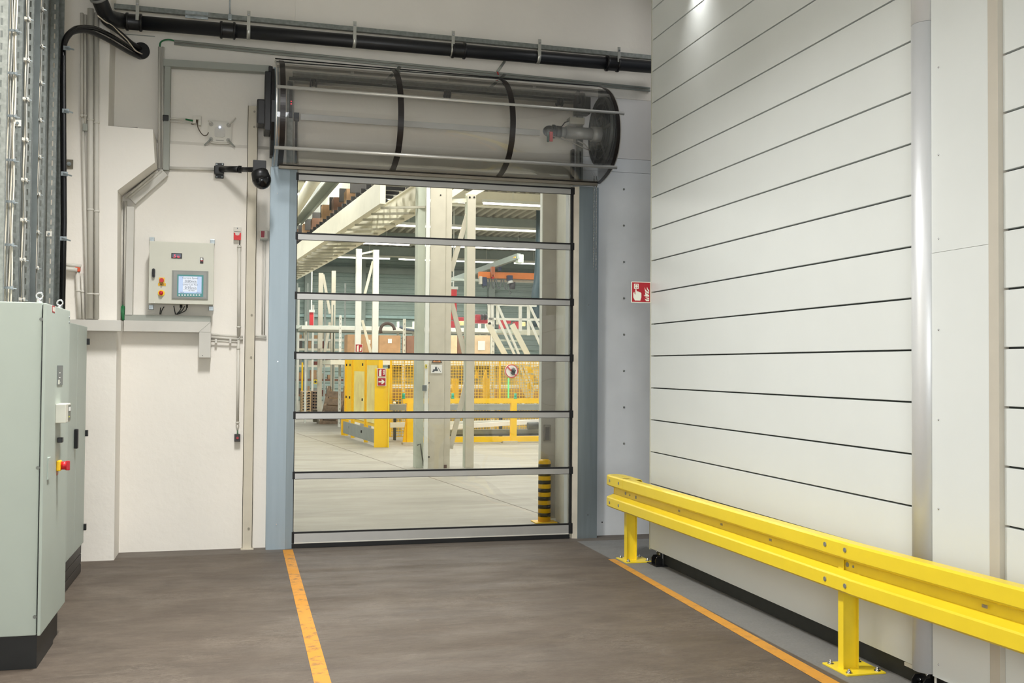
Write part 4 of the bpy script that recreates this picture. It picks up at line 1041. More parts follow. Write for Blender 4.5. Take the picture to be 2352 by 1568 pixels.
def alarm_pict(F, Y, par):
    pic([(.13, .10), (.37, .10), (.37, .34), (.13, .34)], par, 'call_point', F, Y)
    pic([(.17, .14), (.33, .14), (.33, .30), (.17, .30)], par, 'call_point_field', F, Y-.0012, redsign)
    pic([(.25+.07*math.cos(a*.5), .22+.07*math.sin(a*.5)) for a in range(12)], par, 'call_button', F, Y-.0024)
    pic(HAND, par, 'hand', F, Y)
    for fl in FL: pic(fl, par, 'flame', F, Y)
alarm_pict(f, SY2, sg)

# ================================================================== THE HALL BEHIND THE DOOR
RZ = 7.9
struct('wall_far', MB().box((-7, 55.1, 0), (26, 55.3, 8.4)), teal_m)
wf = bpy.data.objects['wall_far']
mb = MB(); z = 0.0
while z < 8.2:
    mb.prism([(55.1, z), (55.06, z+.03), (55.06, z+.2), (55.1, z+.24)], -7, 26, 'x'); z += .3
stuff(put('wall_cladding', mb, teal_m, wf))
put('wall_rail', MB().box((-7, 54.9, 4.35), (26, 55.05, 4.5)), mat('pale blue rail', (176, 204, 200), .5), wf)
put('wall_beam', MB().box((-7, 54.7, 6.7), (26, 55.0, 7.0)), teal_beam, wf)
for x in (3.4, 6.2, 9.6, 13.2, 16.8, 20.4): put('wall_column', MB().box((x-.17, 54.6, 0), (x+.17, 55.06, 8)), teal_beam, wf)
struct('wall_far_left', MB().box((-7.2, 10.85, 0), (-7, 55.3, 8.4)), teal_m)
struct('wall_far_right', MB().box((26, 10.85, 0), (26.2, 55.3, 8.4)), teal_m)
struct('wall_back_upper', MB().box((-7, 10.62, 6.8), (26, 10.9, 8.6)), wall_white)
struct('wall_back_side', MB().box((6.2, 10.62, 0), (26, 10.9, 6.8)), wall_white)
struct('wall_back_side', MB().box((-7, 10.62, 0), (-1.9, 10.9, 6.8)), wall_white)
roof = struct('ceiling', MB().box((-7, 10.7, RZ+.25), (26, 55.3, RZ+.4)), deck_m)
mb = MB(); x = -2.0
while x < 22:
    mb.prism([(x, RZ+.25), (x+.05, RZ), (x+.17, RZ), (x+.22, RZ+.25)], 11, 55.1, 'y'); x += .34
stuff(put('deck_rib', mb, deck_m, roof))
for y in (17, 23, 29, 35, 41, 47, 52.5):
    put('roof_beam', MB().box((-6.8, y-.12, RZ-.5), (25.8, y+.12, RZ-.02)), cream_m if y < 36 else teal_beam, roof)
    put('beam_flange', MB().box((-6.8, y-.2, RZ-.53), (25.8, y+.2, RZ-.5)), cream_m, roof)
# long luminaires under the roof
for j, (y, z) in enumerate(((20, 7.0), (26, 7.0), (32, 7.0), (38, 7.0), (44, 7.0), (50, 7.0))):
    rowname = ('nearest', 'second', 'third', 'fourth', 'fifth', 'farthest')[j]
    for i, x in enumerate((1.6, 7.4, 13.2)):
        if x/y > .40: continue
        t = thing('strip_light', 'long white strip light under the hall roof, %s row, %s in its row' % (rowname, ('leftmost', 'middle', 'rightmost')[i]), 'lamp', (x+2.7, y, z), 'strip lights under the hall roof')
        put('housing', MB().box((x, y-.08, z+.03), (x+5.4, y+.08, z+.12)), white_st, t)
        put('tube', MB().box((x+.03, y-.06, z-.02), (x+5.37, y+.06, z+.03)), lamp_em, t)
        for xx in (x+1, x+4.4): put('hanger', MB().box((xx-.008, y-.008, z+.12), (xx+.008, y+.008, RZ)), white_st, t)

# door reveal and column just behind the door
struct('wall_reveal_side', MB().box((3.625, 10.85, 0), (3.95, 11.8, 4.6)), mat('reveal paint', (240, 239, 230), .7, var=.02))
cc = thing('concrete_column', 'dark beige concrete column right behind the right side of the door', 'column', (3.56, 11.9, 0))
put('shaft', MB().box((3.452, 11.76, 0), (3.624, 11.84, 7.9), .002), concrete, cc)
put('edge_strip', MB().box((3.444, 11.758, .02), (3.4525, 11.84, 7.9)), white_st, cc)
mb = MB(); X0, X1, ZB, ZT = wbox(mb, 1250, 976, 1265.5, 1013, 11.735, .025, .002); o = put('wall_plate', mb, mat('brown grey plate', (128, 120, 108), .5, .3), cc)
mb = MB(); wbox(mb, 1253, 980, 1262, 1010, 11.73, .006, .001); wbox(mb, 1254, 983, 1261, 986, 11.725, .006); put('plate_slot', mb, mat('plate slot', (84, 78, 70), .6), o)
bo = thing('bollard', 'yellow and black ringed bollard behind the door in front of the column', 'bollard', tuple(AZ(1250, 1200, 0)))
bc = AZ(1250, 1199, 0); zt_ = AY(1250, 1054, bc.y).z
put('foot_plate', MB().box((bc.x-.13, bc.y-.1, 0), (bc.x+.13, bc.y+.12, .012), .002), yel2, bo)
bolly = mat('bollard yellow', (226, 176, 10), .35, var=.03)
mb = MB(); mb.tube([(bc.x, bc.y, .012), (bc.x, bc.y, zt_-.04), (bc.x, bc.y, zt_-.018), (bc.x, bc.y, zt_-.003), (bc.x, bc.y, zt_)], [.073, .073, .068, .05, .012], 28); put('tube', mb, bolly, bo)
zz = .06; n_ = 7
for k in range(8):
    z0_ = .068+.0945*k; 
    if z0_+.043 < zt_-.03: put('black_ring', MB().tube([(bc.x, bc.y, z0_), (bc.x, bc.y, z0_+.045)], .0745, 28), black_m, bo)
put('wash', MB().box((3.55, 11.72, 0), (3.66, 11.76, .03)), white_st, cc)

def vbox(mb, px0, px1, pyr, Y, z0, z1, dep=.12):
    mb.box((AY(px0, pyr, Y).x, Y, z0), (AY(px1, pyr, Y).x, Y+dep, z1)); return mb
# ---- central steel column
sc = thing('steel_column', 'wide beige steel column with warning signs in the middle of the door view', 'column', tuple(AZ(995, 1075, 0)))
CYY = 18.2
put('left_flange', vbox(MB(), 955, 972, 1050, CYY+.1, 0, 7.9, .3), mat('green grey column paint', (196, 202, 186), .55, var=.03), sc)
put('white_pipe', vbox(MB(), 974, 982.5, 1050, CYY-.05, 0, 7.9, .06), white_st, sc)
put('web_panel', vbox(MB(), 983.5, 1019, 1050, CYY, 0, 7.9, .02), mat('beige column paint', (206, 200, 182), .55, var=.03), sc)
put('right_flange', vbox(MB(), 1019.5, 1033, 1050, CYY+.02, 0, 7.9, .3), mat('beige column paint'  , (206, 200, 182)), sc)
put('column_foot', vbox(MB(), 1020, 1026, 1070, CYY-.01, 0, .06, .03), mat('rust brown', (96, 72, 60), .8), sc)
put('socket_box', MB().box(tuple(AY(970, 897, CYY-.06))[:1]+(CYY-.1,)+(AY(970, 897, CYY).z,), (AY(978, 885, CYY).x, CYY-.04, AY(978, 884, CYY).z), .004), mat('socket grey', (110, 118, 118), .5), sc)
put('floor_fitting', MB().tube([AY(958, 1022, CYY), AY(966, 1019, CYY), AY(967, 1030, CYY+.05), AY(973, 1070, CYY+.05)], .012, 8), mat('fitting grey', (110, 112, 104), .6), sc)
for q in ((985, 879), (985, 1049), (1012, 448)): p = AY(q[0], q[1], CYY); put('bolt', MB().cyl((p.x, CYY-.004, p.z), .014, .01, 'y', 8), black_m, sc)
def flat_sign(name, label, px0, py0, px1, py1, Y, m, cat='sign', bev=0.0):
    mb = MB(); X0, X1, ZB, ZT = wbox(mb, px0, py0, px1, py1, Y, .006, bev)
    o = solo(name, mb, m, label, cat); return o, X0, X1, ZB, ZT
# forklift warning: white sign and triangle
o, a0, a1, b0, b1 = flat_sign('information_sign', 'small white sign with forklift pictogram on the steel column', 990, 837, 1015.5, 857, CYY-.012, paper_m)
F = UV(a0, a1, b0, b1); YS = CYY-.0125
dk = mat('pictogram dark', (64, 70, 76), .6)
pic([(.18, .55), (.34, .55), (.38, .25), (.52, .25), (.55, .55), (.62, .55), (.62, .75), (.18, .75)], o, 'forklift_mark', F, YS, dk)
pic([(.60, .35), (.66, .35), (.88, .80), (.84, .84)], o, 'mast_mark', F, YS, dk)
pic([(.12, .72), (.30, .72), (.30, .84), (.12, .84)], o, 'wheel_mark', F, YS, dk)
cx_, cz2 = AY(1003, 826, CYY).x, AY(1003, 826, CYY).z
tw = .086
o = solo('warning_triangle', MB().prism([(cx_-tw*1.1, cz2-.055), (cx_+tw*1.1, cz2-.055), (cx_, cz2+.13)], CYY-.02, CYY-.012), mat('triangle black', (60, 48, 36), .5), 'small orange warning triangle on the steel column above the forklift sign', 'sign')
put('triangle_field', MB().prism([(cx_-tw*.85, cz2-.043), (cx_+tw*.85, cz2-.043), (cx_, cz2+.10)], CYY-.022, CYY-.02), mat('triangle orange', (226, 150, 84), .5), o)
put('triangle_mark', MB().box((cx_-.03, CYY-.023, cz2-.028), (cx_+.03, CYY-.022, cz2-.0)), mat('triangle ink', (120, 80, 50), .5), o)
p = AY(979, 841, CYY-.06); o = solo('warning_sticker', MB().box((p.x-.022, CYY-.062, p.z-.035), (p.x+.018, CYY-.056, p.z+.035)), mat('sticker yellow', (230, 214, 90), .5), 'tiny yellow sticker on the white pipe of the steel column', 'sticker'); put('sticker_mark', MB().box((p.x-.01, CYY-.0635, p.z-.012), (p.x+.006, CYY-.062, p.z+.012)), dk, o)
# ---- braced post
bp = thing('braced_post', 'slim beige steel post with zigzag bracing right of the steel column', 'post', tuple(AZ(1078, 1074, 0)))
zt_ = AY(1078, 446, CYY).z
put('shaft', vbox(MB(), 1069, 1088, 1050, CYY, 0, zt_, .16), mat('beige column paint', (206, 200, 182)), bp)
put('shaft_edge', vbox(MB(), 1068, 1071, 1050, CYY+.02, 0, zt_, .2), mat('green grey column paint', (196, 202, 186)), bp)
def brace(q0, q1, Y, w_, par, m=cream_m, name='brace', dep=.05):
    return put(name, MB().bar(AY(q0[0], q0[1], Y), AY(q1[0], q1[1], Y), w_, dep, up=(0, 1, 0)), m, par)
pb = mat('beige column paint', (206, 200, 182))
brace((1074, 492), (1036, 622), CYY+.12, .085, bp, pb); brace((1036, 690), (1071, 828), CYY+.12, .085, bp, pb); brace((1074, 868), (1034, 1030), CYY+.12, .085, bp, pb)
brace((1072, 452), (1130, 420), CYY+.05, .11, bp, cream_m, 'bracket'); brace((1028, 452), (1070, 424), CYY+.05, .11, bp, cream_m, 'bracket'); brace((1035, 462), (1072, 460), CYY+.1, .07, bp, cream_m, 'tie')
for q in ((1080, 453), (1090, 453)): p = AY(q[0]-1, q[1], CYY); put('bolt', MB().cyl((p.x, CYY-.005, p.z), .018, .012, 'y', 8), black_m, bp)

# ---- raised conveyor crossing the hall from upper right to left
cv = thing('overhead_conveyor', 'raised cream conveyor with dark rollers crossing the hall under the roof', 'conveyor', (2.5, 26, 0))
def gird(q0, q1, z, w_, h, m, name, par=cv, dx=0.0, dz=0.0, ext=0.0):
    a = AZ(q0[0], q0[1], z)+Vector((dx, 0, dz)); b = AZ(q1[0], q1[1], z)+Vector((dx, 0, dz))
    return put(name, MB().bar(a, b, w_, h), m, par), a, b
o, ga, gb2 = gird((975, 471), (676, 639), 4.7, .12, .42, cream_m, 'side_beam', dz=.2)
gdir = (gb2-ga).normalized(); gn = Vector((gdir.y, -gdir.x, 0))
W_ = .75
ga2, gb3 = ga+Vector((-W_, 0, 0)), gb2+Vector((-W_, 0, 0))
put('side_beam', MB().bar(ga2, gb3, .1, .42), cream_m, cv)
put('beam_flange', MB().bar(ga+Vector((0, 0, -.22)), gb2+Vector((0, 0, -.22)), .22, .025), cream_m, cv)
put('beam_flange', MB().bar(ga+Vector((0, 0, .22)), gb2+Vector((0, 0, .22)), .22, .025), cream_m, cv)
L_ = (gb2-ga).length
mb = MB(); k = 0
while k*.5 < L_:
    c = ga+gdir*(k*.5)+Vector((0, 0, .33)); mb.bar(c+Vector((-W_, 0, 0)), c, .09, .09); k += 1
stuff(put('conveyor_roller', mb, black_m, cv))
for dz in (.5, .78):
    put('guard_rail_bar', MB().bar(ga+Vector((0, 0, dz)), gb2+Vector((0, 0, dz)), .045, .05), steel_d if dz > .6 else mat('rail brown', (120, 88, 70), .5), cv)
mb = MB(); k = 0
while k*1.3 < L_:
    c = ga+gdir*(k*1.3); mb.box((c.x-.03, c.y-.03, c.z+.2), (c.x+.03, c.y+.03, c.z+.95)); mb.box((c.x-W_*.8, c.y-.05, c.z+.6), (c.x-.1, c.y+.05, c.z+.9)); k += 1
stuff(put('rail_stanchion', mb, mat('stanchion dark', (74, 72, 70), .6), cv))
for i in range(9):
    c = ga+gdir*(4.5+i*1.6)+Vector((-W_*.5, 0, .62))
    solo('carton', MB().box((c.x-.22, c.y-.3, c.z-.2), (c.x+.22, c.y+.3, c.z+.12+.06*(i % 3)), .004), card_d if i % 2 else card_m, ('%s brown carton on the raised conveyor, %s counted from its near end' % ('dark' if i % 2 else 'light', ['first', 'second', 'third', 'fourth', 'fifth', 'sixth', 'seventh', 'eighth', 'ninth'][i])), 'box', 'cartons on the raised conveyor')
mb = MB(); k = 0
while k*.8 < L_:
    c = ga+gdir*(k*.8)+Vector((0, 0, -.25)); mb.bar(c+Vector((-W_, .25, 0)), c+Vector((0, -.1, 0)), .05, .04); k += 1
stuff(put('cross_tie', mb, mat('tie grey', (190, 186, 168), .6), cv))
# second girder, pipe and ducts in the upper left
g2 = thing('roof_girder', 'wide cream girder under the roof in the upper left of the door view', 'girder', (2.7, 28, 0))
a0, a1 = AZ(706, 431, 6.0), AZ(676, 462, 6.0)
A = AZ(812, 424, 6.0); B = AZ(700, 536, 6.0); C = AZ(866, 424, 6.0); D = AZ(735, 536, 6.0)
d1 = (B-A); A2 = A-d1*.3; B2 = B+d1*.3; d2 = (D-C); C2_ = C-d2*.3; D2 = D+d2*.3
mb = MB(); lo = [A2, C2_, D2, B2]; vs = [mb.bm.verts.new(v) for v in lo]; vt = [mb.bm.verts.new(v+Vector((0, 0, .5))) for v in lo]
mb.bm.faces.new(vs); mb.bm.faces.new(vt)
for k in range(4): mb.bm.faces.new((vs[k], vs[(k+1) % 4], vt[(k+1) % 4], vt[k]))
put('girder_box', mb, mat('greenish cream', (214, 218, 198), .5), g2)
pp = solo('vent_pipe', MB().tube([AZ(738, 386, 5.6), AZ(664, 506, 5.6)], .13, 18), cream_m, 'thick cream pipe in the upper left corner of the door view', 'pipe')
tr_ = thing('roof_cable_tray', 'pale cable tray beside the thick cream pipe under the roof', 'cable tray', (1.9, 28, 5.8))
for dx in (0, .28): put('tray_side', MB().bar(AZ(758, 400, 5.8)+Vector((dx, 0, 0)), AZ(668, 512, 5.8)+Vector((dx, 0, 0)), .03, .12), mat('tray pale', (200, 206, 200), .5, .3), tr_)
put('tray_floor', MB().bar(AZ(758, 400, 5.8)+Vector((.14, 0, .02)), AZ(668, 512, 5.8)+Vector((.14, 0, .02)), .28, .01), teal_beam, tr_)
# conveyor supports
def legcol(px0, px1, pyt, z=5.0, label='', group='white supports of the raised conveyor', base=0, m=white_st):
    t = AZ((px0+px1)/2, pyt, z); wdt = (px1-px0)/FPX*t.y*1.02
    o = solo('support_post', MB().box((t.x-wdt/2, t.y-wdt/2, base), (t.x+wdt/2, t.y+wdt/2, z-.0)), m, label, 'post', group)
    return o, t
l1, t1 = legcol(818, 830.5, 572, label='left white support post of the raised conveyor, with red fire sign')
l2, t2_ = legcol(857, 870, 574, label='right white support post of the raised conveyor, behind the tall yellow guard')
l3, t3 = legcol(732, 742, 627, label='grey support post of the raised conveyor above the pallets', m=mat('beige column paint', (206, 200, 182)))
l4, t4 = legcol(762, 771, 622, label='grey support post of the raised conveyor left of the perforated post', m=mat('beige column paint', (206, 200, 182)))
ym = t1.y+.05
for q0, q1, par, n_ in (((857, 600), (834, 690), l2, 'x'), ((832, 735), (852, 812), l1, 'y')):
    brace(q0, q1, ym, .07, par, cream_m)
brace((742, 630), (758, 720), t3.y, .09, l3, pb); brace((758, 740), (744, 820), t3.y, .09, l3, pb)
brace((830, 583), (857, 577), ym, .05, l1, cream_m, 'tie'); 
# ---- fire sign on post
o, a0, a1, b0, b1 = flat_sign('fire_sign', 'red fire extinguisher sign on the left white support post', 816, 790, 833, 809, t1.y-.1, signwhite)
F = UV(a0, a1, b0, b1); Yq = t1.y-.1
put('red_field', MB().box((a0+.012, Yq-.004, b0+.012), (a1-.012, Yq, b1-.012)), redsign, o)
EXT = [(.2, .32), (.24, .2), (.34, .14), (.5, .18), (.5, .26), (.42, .24), (.46, .36), (.46, .9), (.2, .9)]
pic(EXT, o, 'extinguisher_mark', F, Yq-.004); pic([(.6, .8), (.66, .5), (.78, .3), (.86, .5), (.8, .85)], o, 'flame_mark', F, Yq-.004)

# ---- tall yellow machine guard
yg = thing('machine_guard', 'tall yellow machine guard with tinted panels and fire extinguisher signs', 'machine guard', (3.0, 25, 0))
g0 = Vector((2.70, 27.2, 0)); g1 = Vector((3.07, 23.25, 0)); gh = AY(858, 823, 23.3).z+.05
gd = (g1-g0)
def gp(t, w_, h0, h1, name, m, th=.06):
    a = g0+gd*t; return put(name, MB().box((a.x-w_/2, a.y-.05, h0), (a.x+w_/2, a.y+.05, h1)), m, yg)
put('side_panel', MB().bar(g0+Vector((0, 0, (gh+.42)/2)), g1+Vector((0, 0, (gh+.42)/2)), .02, gh-.42), yel2, yg)
# white mesh openings drawn as lighter inset sheets are real recessed panes
for (ta, tb, za, zb) in ((.30, .62, .5, gh-.35), (.68, .95, .5, gh-.2)):
    a, b = g0+gd*ta, g0+gd*tb
    put('clear_pane', MB().bar(a+Vector((-.03, 0, (za+zb)/2)), b+Vector((-.03, 0, (za+zb)/2)), .015, zb-za), mat('pale yellow pane', (255, 232, 150), .3, var=.1, scale=3), yg)
for t_ in (0, .22, .62, .99): gp(t_, .09, 0, gh, 'guard_post', yel2)
put('kick_rail', MB().bar(g0+Vector((-.05, 0, .22)), g1+Vector((-.05, 0, .22)), .04, .3), grey_belt, yg)
a0, a1 = AZ(858.5, 1027, 0).x, AZ(893, 1027, 0).x; fz = AY(876, 846, 23.1).z
put('front_plate', MB().box((a0, 23.1, 0), (a1, 23.14, fz), .004), yel2, yg)
put('front_plate_edge', MB().box((a1-.03, 23.07, 0), (a1, 23.1, fz)), mat('light yellow edge', (255, 222, 60), .4), yg)
put('back_block', MB().box((2.60, 27.3, 0), (2.78, 27.5, .55)), yel2, yg)
for px, py in ((800, 838), (808, 838), (837, 837), (799, 911), (807, 912), (836, 917), (799, 976), (806, 980), (834, 990)):
    t_ = (px-797)/(857-797); c = g0+gd*max(0, min(1, t_*1.05)); p = AY(px, py, c.y)
    put('panel_bolt', MB().box((p.x-.02-.05, c.y-.12, p.z-.03), (p.x+.01-.05, c.y-.1, p.z+.03)), black_m, yg)
o, a0_, a1_, b0_, b1_ = flat_sign('fire_sign', 'upper red fire extinguisher sign on the yellow guard plate', 866.5, 845.5, 887, 865.5, 23.08, signwhite)
F = UV(a0_, a1_, b0_, b1_); d = .014
put('red_field', MB().box((a0_+d, 23.076, b0_+d), (a1_-d, 23.08, b1_-d)), redsign, o); pic(EXT, o, 'extinguisher_mark', F, 23.076)
for k in range(3): pic([(.62+.02*k, .35+.2*k), (.7, .2+.2*k), (.86, .16+.2*k), (.8, .36+.2*k)], o, 'flame_mark', F, 23.076)
o, a0_, a1_, b0_, b1_ = flat_sign('arrow_sign', 'red sign with white right arrow on the yellow guard plate', 866.5, 866.5, 887, 886.5, 23.08, signwhite)
F = UV(a0_, a1_, b0_, b1_)
put('red_field', MB().box((a0_+d, 23.076, b0_+d), (a1_-d, 23.08, b1_-d)), redsign, o)
pic([(.14, .42), (.52, .42), (.44, .24), (.58, .24), (.86, .5), (.58, .76), (.44, .76), (.52, .58), (.14, .58)], o, 'arrow', F, 23.076)

# ---- yellow two-bar barrier
fb = thing('safety_barrier', 'yellow two bar steel barrier in front of the low conveyors', 'barrier', (5.4, 23.9, 0))
BY = 23.95
def hb_(px0, px1, py0, py1, Y, dep, m, name, par):
    mb = MB(); wbox(mb, px0, py0, px1, py1, Y, dep); return put(name, mb, m, par)
hb_(926, 1330, 915.5, 926, BY, .08, yel2, 'top_bar', fb)
hb_(940, 1330, 1002.5, 1014.5, BY, .08, yel2, 'bottom_bar', fb)
hb_(935, 949, 926, 1019, BY-.02, .12, yel2, 'barrier_post', fb)
hb_(1174, 1187, 924, 1018, BY-.02, .12, yel2, 'barrier_post', fb)
put('barrier_stay', MB().bar(AY(940, 940, BY+.05), AY(929, 1020, BY+.05), .1, .05, up=(0, 1, 0)), yel2, fb)
for px in (942, 1180): p = AZ(px, 1020, 0); put('foot_plate', MB().box((p.x-.18, BY-.1, 0), (p.x+.18, BY+.14, .05)), mat('beige foot', (206, 196, 170), .6), fb)
# ---- low conveyors behind the barrier
lc = thing('low_conveyor', 'low grey roller conveyor behind the yellow barrier', 'conveyor', (5.6, 25.2, 0))
def hband(py0, py1, Y, m, name, px0=896, px1=1340, dep=.2, par=None):
    mb = MB(); wbox(mb, px0, py0, px1, py1, Y, dep); return put(name, mb, m, par or lc)
hband(928, 942, 25.0, grey_belt, 'side_frame'); hband(944, 948, 24.9, white_st, 'roller_edge', px0=1030)
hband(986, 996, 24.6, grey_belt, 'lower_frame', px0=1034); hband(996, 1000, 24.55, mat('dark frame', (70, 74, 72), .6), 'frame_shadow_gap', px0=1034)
put('inclined_plate', MB().bar(AY(896, 976, 24.8), AY(1250, 968, 24.8), .12, .06, up=(0, 1, 0)), white_st, lc)
put('inclined_plate', MB().bar(AY(1020, 982, 24.5), AY(1260, 966, 24.5), .10, .06, up=(0, 1, 0)), paper_m, lc)
for px in (906, 940, 1150): hband(945, 1012, 25.3, mat('dark frame', (70, 74, 72), .6), 'conveyor_leg', px0=px, px1=px+4)
put('drive_motor', MB().tube([AY(1212, 978, 24.4), AY(1236, 977, 24.4)], .09, 14), mat('motor dark grey', (92, 98, 96), .5), lc)
for px in (905, 1005, 1040, 1150, 1200, 1228): p = AY(px, 925, 24.9); put('roller_bearing', MB().sphere((p.x, 24.85, p.z), .035), white_st, lc)
# ---- mesh fence
mf = thing('mesh_fence', 'yellow wire mesh safety fence behind the low conveyors', 'fence', (6, 26.6, 0))
FYY = 26.6
X0, X1 = AY(896, 870, FYY).x, AY(1340, 870, FYY).x; ZA, ZB_ = AY(1100, 1000, FYY).z, AY(1100, 824, FYY).z
mb = MB(); x = X0
while x < X1: mb.box((x-.008, FYY, ZA), (x+.008, FYY+.01, ZB_)); x += .075
z = ZA
while z < ZB_: mb.box((X0, FYY+.01, z-.008), (X1, FYY+.02, z+.008)); z += .075
stuff(put('wire_mesh', mb, mat('mesh yellow', (252, 206, 60), .4), mf))
for px in (896, 1146, 1262): hband(822, 1016, FYY-.03, yel2, 'fence_post', px0=px, px1=px+4, dep=.06, par=mf)
hband(822, 825, FYY-.02, yel2, 'fence_rail', dep=.03, par=mf)
# background behind the fence: cream and dark machine blocks
mk = thing('packing_machine', 'long pale packing machine seen through the yellow mesh', 'machine', (7, 28.4, 0))
hband(884, 892, 27.8, white_st, 'machine_rail', par=mk); hband(893, 918, 28.6, mat('amber brown panel', (176, 130, 60), .6, var=.3, scale=2), 'lower_cover', par=mk, dep=.6)
hband(833, 884, 29.0, mat('amber machine panel', (232, 206, 140), .6, var=.35, scale=1.6), 'upper_cover', par=mk, dep=.5)
hband(922, 996, 28.6, mat('shaded machine base', (176, 160, 120), .7, var=.3, scale=1.5), 'machine_base', par=mk, dep=.6)
for px in (1040, 1112, 1215): hband(870, 915, 27.2, yel2, 'yellow_cover', px0=px, px1=px+12, par=mk)
hband(838, 870, 27.3, yel2, 'yellow_cover', px0=1212, px1=1226, par=mk); hband(862, 905, 27.5, mat('orange carton', (226, 180, 120), .6), 'carton_magazine', px0=992, px1=1012, par=mk)
for px in (1098, 1118): put('yellow_bracket', MB().prism([(AY(px-8, 868, 27).x, AY(px, 868, 27).z), (AY(px+2, 868, 27).x, AY(px, 868, 27).z), (AY(px-2, 850, 27).x, AY(px, 848, 27).z)], 27, 27.05), yel2, mk)
p0, p1 = AY(1168, 868, 26.57), AY(1168, 914, 26.57)
solo('light_curtain', MB().box((p0.x-.014, 26.54, p1.z), (p0.x+.014, 26.6, p0.z)), green_light, 'bright green vertical light strip below the round prohibition sign', 'lamp')
for px, w_ in ((927, 'left of the steel column'), (1040, 'between steel column and braced post'), (1184, 'right of the barrier upright')):
    p = AY(px, 915.5, 23.98); solo('scanner', MB().cyl((p.x, 23.99, p.z+.07), .032, .12, 'z', 12).cyl((p.x, 23.99, p.z+.015), .04, .03, 'z', 12), mat('turquoise plastic', (50, 180, 150), .4), 'small turquoise scanner on the yellow barrier, '+w_, 'scanner')
# ---- prohibition sign
p = AY(1175.5, 852, 26.5); r_ = AY(1190.5, 852, 26.5).x-p.x
o = thing('prohibition_sign', 'round white and red prohibition sign with black hand on the mesh fence', 'sign', (p.x, 26.5, p.z-r_))
put('disc', MB().cyl((p.x, 26.56, p.z), r_, .08, 'y', 36), paper_m, o)
mb = MB(); n = 40
R0 = [[mb.bm.verts.new((p.x+rr*math.cos(2*math.pi*k/n), yy, p.z+rr*math.sin(2*math.pi*k/n))) for k in range(n)] for rr, yy in ((r_*1.0, 26.515), (r_*.86, 26.515))]
for k in range(n): mb.bm.faces.new((R0[0][k], R0[0][(k+1) % n], R0[1][(k+1) % n], R0[1][k]))
put('red_ring', mb, mat('ring red', (214, 64, 70), .5), o)
put('red_bar', MB().bar((p.x-r_*.62, 26.51, p.z+r_*.62), (p.x+r_*.62, 26.51, p.z-r_*.62), .03, r_*.16, up=(.7, 0, .7)), mat('ring red', (214, 64, 70)), o)
F = UV(p.x-r_, p.x+r_, p.z-r_, p.z+r_)
H2 = [(.40, .58), (.48, .60), (.46, .34), (.52, .33), (.55, .50), (.57, .24), (.63, .24), (.63, .50), (.68, .27), (.73, .29), (.70, .52), (.77, .38), (.81, .41), (.73, .66), (.70, .78), (.54, .78), (.40, .64)]
put('black_hand', MB().prism([F(u, v) for u, v in H2], 26.48, 26.495), mat('hand black', (36, 36, 40), .6), o)
# ---- cardboard boxes on a shelf line
cl = []
for (x0, y0, x1, y1, Y, m, lab) in ((798, 768, 822, 812, 29.5, card_m, 'tall brown cardboard box at the left end behind the raised conveyor post'), (829, 768, 857, 812, 29.4, card_m, 'brown cardboard box with white note between the two white posts'),
        (871, 770, 920, 812, 29.2, card_m, 'large brown cardboard box with white label right of the white posts'), (934, 771, 962, 812, 29.8, card_d, 'shaded brown cardboard box left of the steel column'),
        (1036, 770, 1050, 812, 29.2, mat('pale cardboard', (222, 196, 160), .8), 'narrow pale cardboard box right of the steel column'), (1050, 771, 1068, 812, 29.8, card_d, 'dark brown cardboard box behind the braced post'),
        (1090, 770, 1126, 812, 28.6, mat('pale cardboard', (222, 196, 160), .8), 'pale cardboard box with white sheet right of the braced post')):
    mb = MB(); a = wbox(mb, x0, y0, x1, y1+16, Y, .9, .01)
    o = solo('cardboard_box', mb, m, lab, 'box', 'cardboard boxes behind the yellow fence')
    if 'note' in lab: mm = MB(); wbox(mm, 844, 780, 851, 789, Y-.01, .005); put('label_sheet', mm, paper_m, o)
    if 'label' in lab: mm = MB(); wbox(mm, 891, 778, 900, 788, Y-.01, .005); put('label_sheet', mm, paper_m, o)
    if 'sheet' in lab: mm = MB(); wbox(mm, 1098, 783, 1114, 804, Y-.01, .005); put('label_sheet', mm, paper_m, o)
sh = solo('storage_platform', MB().box((2.4, 28.5, AY(900, 828, 29).z-.12), (9.5, 31.5, AY(900, 828, 29).z)), cream_m, 'pale platform carrying the row of cardboard boxes', 'platform')
# ---- perforated white posts
for (px0, px1, pyt, pyb, Y, lab) in ((776.5, 785, 724, 981, 31.0, 'white perforated post left of the tall yellow guard'), (925, 932.5, 732, 914, 26.9, 'white perforated post left of the steel column'), (1128, 1136, 735, 914, 26.9, 'white perforated post left of the white stairs')):
    a, b = AY(px0, pyb, Y), AY(px1, pyt, Y); zb_ = 0
    mb = MB(); w3 = (b.x-a.x); z = zb_
    mb.box((a.x, Y, 0), (a.x+w3*.4, Y+.1, b.z)); mb.box((a.x+w3*.6, Y, 0), (b.x, Y+.1, b.z))
    while z < b.z: mb.box((a.x+w3*.4, Y, z), (a.x+w3*.6, Y+.02, z+.09)); z += .14
    solo('perforated_post', mb, white_st, lab, 'post', 'white perforated posts')
